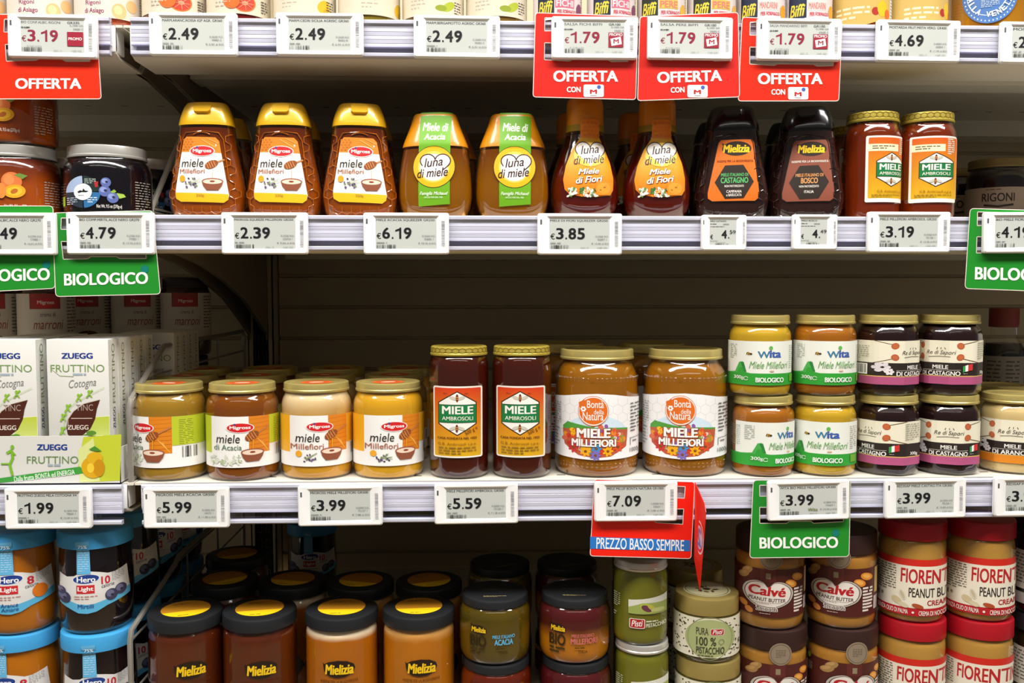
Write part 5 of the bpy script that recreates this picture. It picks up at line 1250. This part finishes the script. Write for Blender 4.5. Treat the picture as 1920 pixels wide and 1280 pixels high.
s.poly([(430, 850), (438, 800), (470, 755), (530, 710), (632, 684), (612, 740), (600, 800), (570, 860), (520, 900), (455, 916), (436, 890)], '4a2014'); s.line([(460, 796), (582, 796)], 5, 'c8b4a4'); s.text('ZUEGG', 436, 836, 560, 864, 'd8ccc0', .03); s.text('TINC', 490, 712, 590, 750, 'a89488', .0); s.line([(440, 858), (440, 800), (475, 752), (535, 708), (632, 683)], 4, 'c8b8a8')
for x_, y_ in ((505, 672), (568, 650), (438, 735), (410, 790), (405, 870)):
    s.ell(x_, y_-16, 8, 8, '86b82c'); s.line([(x_-12, y_+20), (x_, y_), (x_+6, y_-10), (x_+20, y_-22)], 10, '86b82c'); s.line([(x_, y_), (x_+16, y_+18)], 7, '86b82c')
s.line([(400, 900), (440, 740), (500, 690), (600, 640), (660, 610)], 2.5, 'a8c86a'); s.ell(550, 905, 34, 16, '5a8a2c', -10)
s.build('front_print', bx, front(-BD/2)) if False else None
s.build('front_print', bx, lambda x, z, o: (x, -BD/2-o, z-.002 if z > .003 else z))
s = Pr(); s.pt = lambda a, b: (a*.001, b*.001)
def vtext(s, t, x0, x1, z0, z1, c, bold):
    for polys in textpolys(t, bold, 0): s.add([[((x0+(x1-x0)*b)*.001, (z0+(z1-z0)*a)*.001) for a, b in p] for p in polys], c)
vtext(s, 'ZUEGG', 3, -3, 52, 74, '1c2c5c', .03); vtext(s, 'FRUTTINO', 3.6, -3, 78, 138, '7a8a64', -.005)
s.D.insert(0, 0); s.L.insert(0, ([[(-.0104, .001), (.0104, .001), (.0104, .142), (-.0104, .142)]], H('e6e6de'), None))
s.build('side_print', bx, lambda x, z, o: (BW/2+o, x, z))
g = 'fruit snack boxes in the tray'
yb = .0175; tb = .0015; xc2 = stand(158, yb, D3+.05); xc1 = stand(24, yb, D3+.05)
rows = []
for i in range(5): rows.append((xc2+.001*i, yb+.0228*i, 0 if i else 0, 'front, nearest the wire divider' if i == 0 else ('second', 'third', 'fourth', 'fifth')[i-1]+' in the file nearest the wire divider'))
for i in range(5): rows.append((xc1+.001*i, yb+.0228*i, (0.0), 'front, cut by the picture edge' if i == 0 else ('second', 'third', 'fourth', 'fifth')[i-1]+' in the file cut by the picture edge'))
for i in range(4): rows.append((xc2+.022, yb+.1300+.0228*i, 0, ('first', 'second', 'third', 'last')[i]+' of the file behind, set nearer the wire'))
for i, (x, y, a, l) in enumerate(rows):
    r = bx if i == 0 else dup(bx); r.location = (x, y, D3+tb); r.rotation_euler = (0, 0, math.radians(a)); tag(r, 'white and green fruit snack box, '+l, 'snack box', g)
tr = tag(empty('display_tray', (0, 0, D3)), 'printed cardboard tray with a yellow quince holding the fruit snack boxes', 'display tray')
tx1 = stand(226, .004, D3+.02); tx0 = tx1-.170; hz = .0485
bm = bmesh.new()
box(tx0, .0035, .0002, tx1, .0125+.0935+.02, .0011, bm=bm); box(tx0, .0035, .0002, tx1, .0043, hz, bm=bm); box(tx0, .0035, .0002, tx0+.0008, .126, hz*.8, bm=bm); box(tx1-.0008, .0035, .0002, tx1, .126, hz*.75, bm=bm); box(tx0, .1252, .0002, tx1, .126, hz*.8, bm=bm)
obj('carton_tray', bm, CARTON, tr, 0)
s = Pr(0, 0, 1).zoom(0, 530, 3.2); s.pt = lambda a, b: (lambda q: (q[0], q[1]-D3))(P(a/3.2, 530+b/3.2, .0035))
s.poly([(500, 925), (728, 908), (720, 1185), (540, 1196), (470, 1100)], 'c2cc34'); s.poly([(470, 1000), (560, 930), (600, 1190), (480, 1196)], 'd8de90')
s.text('ZUEGG', 222, 968, 404, 1004, '1c3a8c', .045); s.text('FRUTTINO', 162, 1040, 470, 1084, '6a8a52', -.004); s.greek(288, 1088, 414, 1102, 1, '9aa8b0', .9)
s.poly([(-60, 1180), (480, 1102), (520, 1140), (-60, 1206)], '3f9a3c'); s.text('Dalla frutta BONTÀ ed ENERGIA', 84, 1132, 450, 1172, 'e8f2e4', .015, 0, -7)
s.ell(75, 985, 11, 13, '7ab42c'); s.line([(45, 1020), (70, 1005), (78, 1050), (60, 1090), (75, 1150)], 16, '7ab42c'); s.line([(70, 1010), (92, 1030)], 10, '7ab42c'); s.line([(62, 1085), (10, 1085)], 9, '7ab42c')
s.ell(560, 1105, 70, 66, 'd8a414'); s.ell(570, 1050, 48, 36, 'dcae1c'); s.ell(595, 1110, 34, 52, 'c88c10'); s.ell(545, 1110, 22, 30, 'ecc838'); s.poly([(535, 998), (570, 978), (612, 1008), (575, 1010)], '4a8a2c'); s.ell(550, 900, 30, 14, '5a8a2c')
s.build('front_print', tr, front(.0035))

# ---- jars at the back of the narrow bay, third shelf
PK = [(0, 0), (.026, 0), (.0305, .003), (.032, .010), (.032, .082), (.030, .089), (.028, .092), (.028, .098)]
mk = jar('chestnut_cream_jar', PK, .094, mat('contents_chestnut_cream', '3a1c12', .35, vary=.1), twist_lid(.0295, .091, .104), mat('dark_brown_lid', '2a1a18', .4), contents='cream')
s = Pr(); s.r = .032; s.pt = lambda a, b: (a*.001, b*.001); s.rect(-62, 84, 62, 26, 'd8cec0'); s.rect(-20, 84, 14, 66, 'a83a34'); s.ell(-2, 73, 12, 6, 'c8282c'); s.text('Migross', -11, 76, 7, 70.5, 'e8dcd4', .03); s.text('crema di', -8, 62, 8, 57, '6a4a3c'); s.text('marroni', -16, 53, 17, 42, '9a4a3c', .0, .3); s.greek(22, 80, 40, 36, 11, '7a7066', .4); s.ell(0, 30, 12, 5, '6a3a24')
s.build('label', mk, cyl(.032), .003)
sp = [(-18, .215), (88, .215), (165, .33), (257, .33), (349, .33)]; n = 0
wh = ['nearest the picture edge', 'beside the gap', 'first in the deep row', 'second in the deep row', 'third in the deep row']
for (u, y), w in zip(sp, wh):
    for lev in (0, 1):
        r = mk if n == 0 else dup(mk); n += 1; put(r, u, y, D3+.104*lev, random.uniform(-8, 8)); tag(r, 'chestnut cream jar behind the snack boxes, %s, %s of its pair' % (w, 'top' if lev else 'bottom'), 'cream jar', 'chestnut cream jars at the back')

# ---- wide bay, far end: dark jars at the back
rg = jar('fruit_spread_jar', [(0, 0), (.030, 0), (.035, .002), (.037, .008), (.037, .062), (.035, .070), (.033, .074), (.033, .079)], .074, mat('contents_dark_spread', '1c0e10', .3, vary=.1), twist_lid(.0352, .0765, .0870), mat('ochre_metal_lid', '8a7448', .4, .5, vary=.1), contents='spread')
s = Pr(); s.r = .037; s.pt = lambda a, b: (a*.001, b*.001); s.rect(-60, 52, 60, 8, 'b09a88'); s.text('RIGONI', -18, 45, 18, 35, '2a1a14', .02); s.greek(-14, 50, 14, 47.5, 1, '7a5a4c', .5); s.line([(-15, 31), (0, 29), (16, 31)], 2.5, '3a2a24'); s.text('di Asiago', -12, 26, 12, 18, '3a2a24', .0, .2)
s.build('label', rg, cyl(.037), .003)
series(rg, [(1872, .20, D2, 0, 'dark fruit spread jar with tan label behind the green card, second shelf'), (1998, .22, D2, 8, 'dark fruit spread jar nearest the picture edge on the second shelf'), (1790, .30, D2, 5, 'dark fruit spread jar half hidden by the slim gold-lidded honey')], 'spread jar', 'dark fruit spread jars')
rk = jar('syrup_bottle', [(0, 0), (.026, 0), (.029, .003), (.030, .010), (.030, .100), (.024, .118), (.016, .130), (.016, .150)], .120, mat('contents_syrup', '120b0a', .3, vary=.1), screw_lid(.0185, .142, .168), mat('dull_red_cap', '7a2e24', .45), contents='syrup', lidname='cap')
s = Pr(); s.r = .030; s.pt = lambda a, b: (a*.001, b*.001); s.rect(-30, 104, 30, 40, '8a8278'); s.greek(-20, 98, -2, 56, 8, '4a443e', .4); s.greek(4, 98, 22, 56, 8, '4a443e', .4); s.ell(0, 48, 12, 6, '8a3a2c'); s.rect(-26, 54, -14, 42, '3a3430')
s.build('label', rk, cyl(.030), .003)
series(rk, [(1878, .30, D3, 0, 'dark syrup bottle with red cap at the back behind the pale honey'), (1972, .30, D3, 4, 'dark syrup bottle with red cap at the back near the picture edge')], 'bottle', 'dark bottles at the back')
# ice-blue line of price rails of the far side is not visible; nothing built there

# ---- top shelf: marmalades, sauces and mostarda, seen from below
PT1 = [(0, 0), (.0270, 0), (.0305, .002), (.0325, .007), (.0330, .013), (.0330, .080), (.0310, .089), (.0290, .093), (.0288, .098)]
def topjar(name, hm, labels, r=.0312, sc=1.0, lidm=GOLD, contents='marmalade', zc=.009):
    k = r/.0331; j = jar(name, [(a*k, b) for a, b in PT1], .094, hm, twist_lid(.0310*k, .0925, .103), lidm, contents=contents)
    s = Pr(); s.r = r; s.pt = lambda a, b: (a*.001, b*.001); labels(s); s.build('label', j, cyl(r), .003); return j
def slices(kind):
    def f(s):
        pts = [(-62, 70)]+[(-62+i*6.2, 14.5) for i in range(21)]+[(62, 70)]
        s.poly(pts, 'd6cbb4')
        if kind == 'blood':
            s.ell(6, 25, 11, 8.5, 'd9702a', 10); s.ell(6, 25, 9.6, 7.2, 'c23a22', 10); s.ell(6, 25, 3, 2, 'e8a080'); [s.line([(6, 25), (6+9*math.cos(t), 25+6.5*math.sin(t))], .5, 'e0906a') for t in (0, .8, 1.6, 2.4, 3.2, 4, 4.8, 5.6)]; s.ell(-7, 27, 8, 8, 'd8641e', 20)
        elif kind == 'cedar': s.ell(20, 24, 8, 6, 'd8b01c', 30); s.ell(24, 20, 5, 3, 'c29a18', 20)
        else: s.ell(16, 24, 8, 4, 'a8b42a', 30); s.ell(8, 22, 6, 3, '8a9a24', 0)
        s.greek(-24, 30, -8, 19, 3, 'b8ac98', .25); s.greek(23, 30, 33, 17, 5, '4a4640', .4)
        s.rect(30, 60, 48, 40, '8a9a34'); s.text('BIO', -10, 56, 10, 44, '5a4a3c', .02)
    return f
def rigoni(s):
    s.rect(-64, 72, 64, 9.5, 'd8cdc0'); s.text('Rigoni', -23, 26, -8, 20.5, '8a2e5a', .015); s.text('di Asiago', -24, 18.5, -5, 12.5, '8a2e5a', .015)
    s.ell(9, 17, 7, 7.5, 'e2b47a'); s.ell(8, 18, 4, 4.5, 'ecc894'); s.ell(22, 24, 6, 6, 'e2b47a'); s.greek(33, 40, 46, 11, 11, '7a7068', .3); s.text('Fiordifrutta', -20, 55, 22, 44, '8a2e5a', .02)
t1 = D1; yy = .046
rj = topjar('marmalade_jar', honey_mat('top_peach', '9a3a14', .2), rigoni, .0325)
series(rj, [(80, .048, t1, 0, 'jam jar with purple lettering over the plain red offer card'), (204, .048, t1, 0, 'jam jar with purple lettering next to the blood orange marmalade'), (-46, .048, t1, 0, 'jam jar with small print, cut by the picture edge on the top shelf')], 'jam jar', 'jam jars with cream labels on the top shelf')
bl = topjar('marmalade_jar', honey_mat('top_blood', '6a1410', .2), slices('blood'))
series(bl, [(327, yy, t1, 0, 'blood orange marmalade beside the purple-lettered jam'), (447, yy, t1, 0, 'blood orange marmalade beside the citron marmalade')], 'marmalade jar', 'marmalade jars on the top shelf')
ce = topjar('marmalade_jar', honey_mat('top_citron', '7a6a1c', .2), slices('cedar'))
series(ce, [(571, yy, t1, 0, 'citron marmalade with a yellow fruit beside the blood orange one'), (692, yy, t1, 30, 'citron marmalade turned aside, next to the bergamot')], 'marmalade jar', 'marmalade jars on the top shelf')
be = topjar('marmalade_jar', honey_mat('top_bergamot', '7a5a20', .2), slices('berg'))
series(be, [(812, yy, t1, 0, 'bergamot marmalade beside the citron jars'), (931, yy, t1, 2, 'bergamot marmalade beside the small sauce jars')], 'marmalade jar', 'marmalade jars on the top shelf')
def biffi(word, fruit, panel):
    def f(s):
        s.pt = lambda a, b: (a*.001, (b+5.5)*.001)
        s.rect(-46, 66, 46, 5, 'd8ccc8'); s.rect(-22, 60, -3, 4.5, '16203c' if panel else '1c2414'); s.text('Biffi', -20.5, 24, -4.5, 12, 'd8c83c', .03, .25)
        s.rect(-2, 26, 18, 17, fruit[1]); s.text(word, -1, 24.5, 17, 18, 'f0dcd8' if word == 'FICHI' else 'd8746a', .03); s.text('PER FORMAGGI', 0, 15, 20, 11, 'c8485a', .03)
        s.poly([(-14, 5), (-8, 9), (4, 11), (22, 11.5), (22, 5)], 'f2eae8'); s.greek(-8, 9, 12, 7, 1, 'b88a9a', .5)
        s.ell(26, 16, 5, 7, fruit[0]); s.greek(30, 30, 44, 8, 8, '9a8a84', .35)
    return f
for w, fr, pn, us, l in (('FICHI', ('7a3a5a', 'd8647a'), 1, (1045, 1146), ('fig sauce jar next to the bergamot marmalade', 'fig sauce jar next to the pear sauce')), ('PERE', ('d8a83c', 'c8b04a'), 0, (1240, 1334), ('pear sauce jar next to the fig sauce', 'pear sauce jar next to the mandarin sauce')), ('MANDARINI', ('e0982c', 'e8d0c8'), 1, (1427, 1514), ('mandarin sauce jar next to the pear sauce', 'mandarin sauce jar next to the mostarda'))):
    j = topjar('sauce_jar', honey_mat('sauce_'+w, {'FICHI': '5a1a20', 'PERE': '7a5a14', 'MANDARINI': '9a4a10'}[w], .2), biffi(w, fr, pn), .0245, contents='sauce')
    series(j, [(u, .036, t1, 6 if i else 0, q) for i, (u, q) in enumerate(zip(us, l))], 'sauce jar', 'small sauce jars on the top shelf')
def mostarda(s):
    s.poly([(-60, 70)]+[(-60+i*6, 11+3.2*math.cos((i-10)*.62)*-1+ (0 if i % 2 else .3)) for i in range(21)]+[(60, 70)], 'c9a85a'); s.greek(-24, 27, 10, 13, 3, 'f0e2b8', .45); s.ell(16, 22, 4, 4, 'a82a1c'); s.ell(24, 25, 6, 8, 'e8b81c'); s.ell(31, 20, 4, 5, 'd8642a')
    s.rect(36, 60, 56, 13, 'd8d4cc'); s.greek(38, 40, 54, 15, 8, '7a746c', .35)
mo = topjar('mostarda_jar', honey_mat('mostarda', 'a8500c', .25, .4), mostarda, .031, contents='mostarda')
series(mo, [(1612, .042, t1, 0, 'mostarda jar with gold label beside the mandarin sauce'), (1717, .042, t1, 25, 'mostarda jar with gold label beside the round blue label')], 'mostarda jar', 'mostarda jars on the top shelf')
ve = jar('mostarda_jar', [(0, 0), (.034, 0), (.039, .003), (.041, .009), (.041, .090), (.038, .100), (.036, .105), (.036, .112)], .104, honey_mat('veneta', 'a06a10', .3, .3), twist_lid(.039, .106, .118), GOLD, contents='mostarda')
s = ref(1850, .050, .041, D1).zoom(1560, 0, 5.333)
s.ell(1575, -45, 246, 282, '4a76b4', 0, 44); s.ring(1575, -45, 200, 206, 'dfe8f2')
for i in range(40):
    a = 2*math.pi*i/40; s.ell(1575+225*math.cos(a), -45+258*math.sin(a), 6, 8, 'dfe8f2', 0, 8)
for i, ch in enumerate('ALLA VENETA'):
    if ch == ' ': continue
    a = math.radians(172-i*15.5+(-2)); cx, cy = 1575+172*math.cos(a), -45+195*math.sin(a); s.text(ch, cx-20, cy-28, cx+20, cy+28, 'eef2f6', .04, 0, math.degrees(-(math.pi/2-a))+0)
s.greek(1500, -60, 1660, 85, 9, 'c8d6e8', .4)
s.build('label', ve, cyl(.041), .003)
put(ve, 1850, .050, D1, 0); tag(ve, 'large golden mostarda jar with a round blue label on the top shelf', 'mostarda jar')
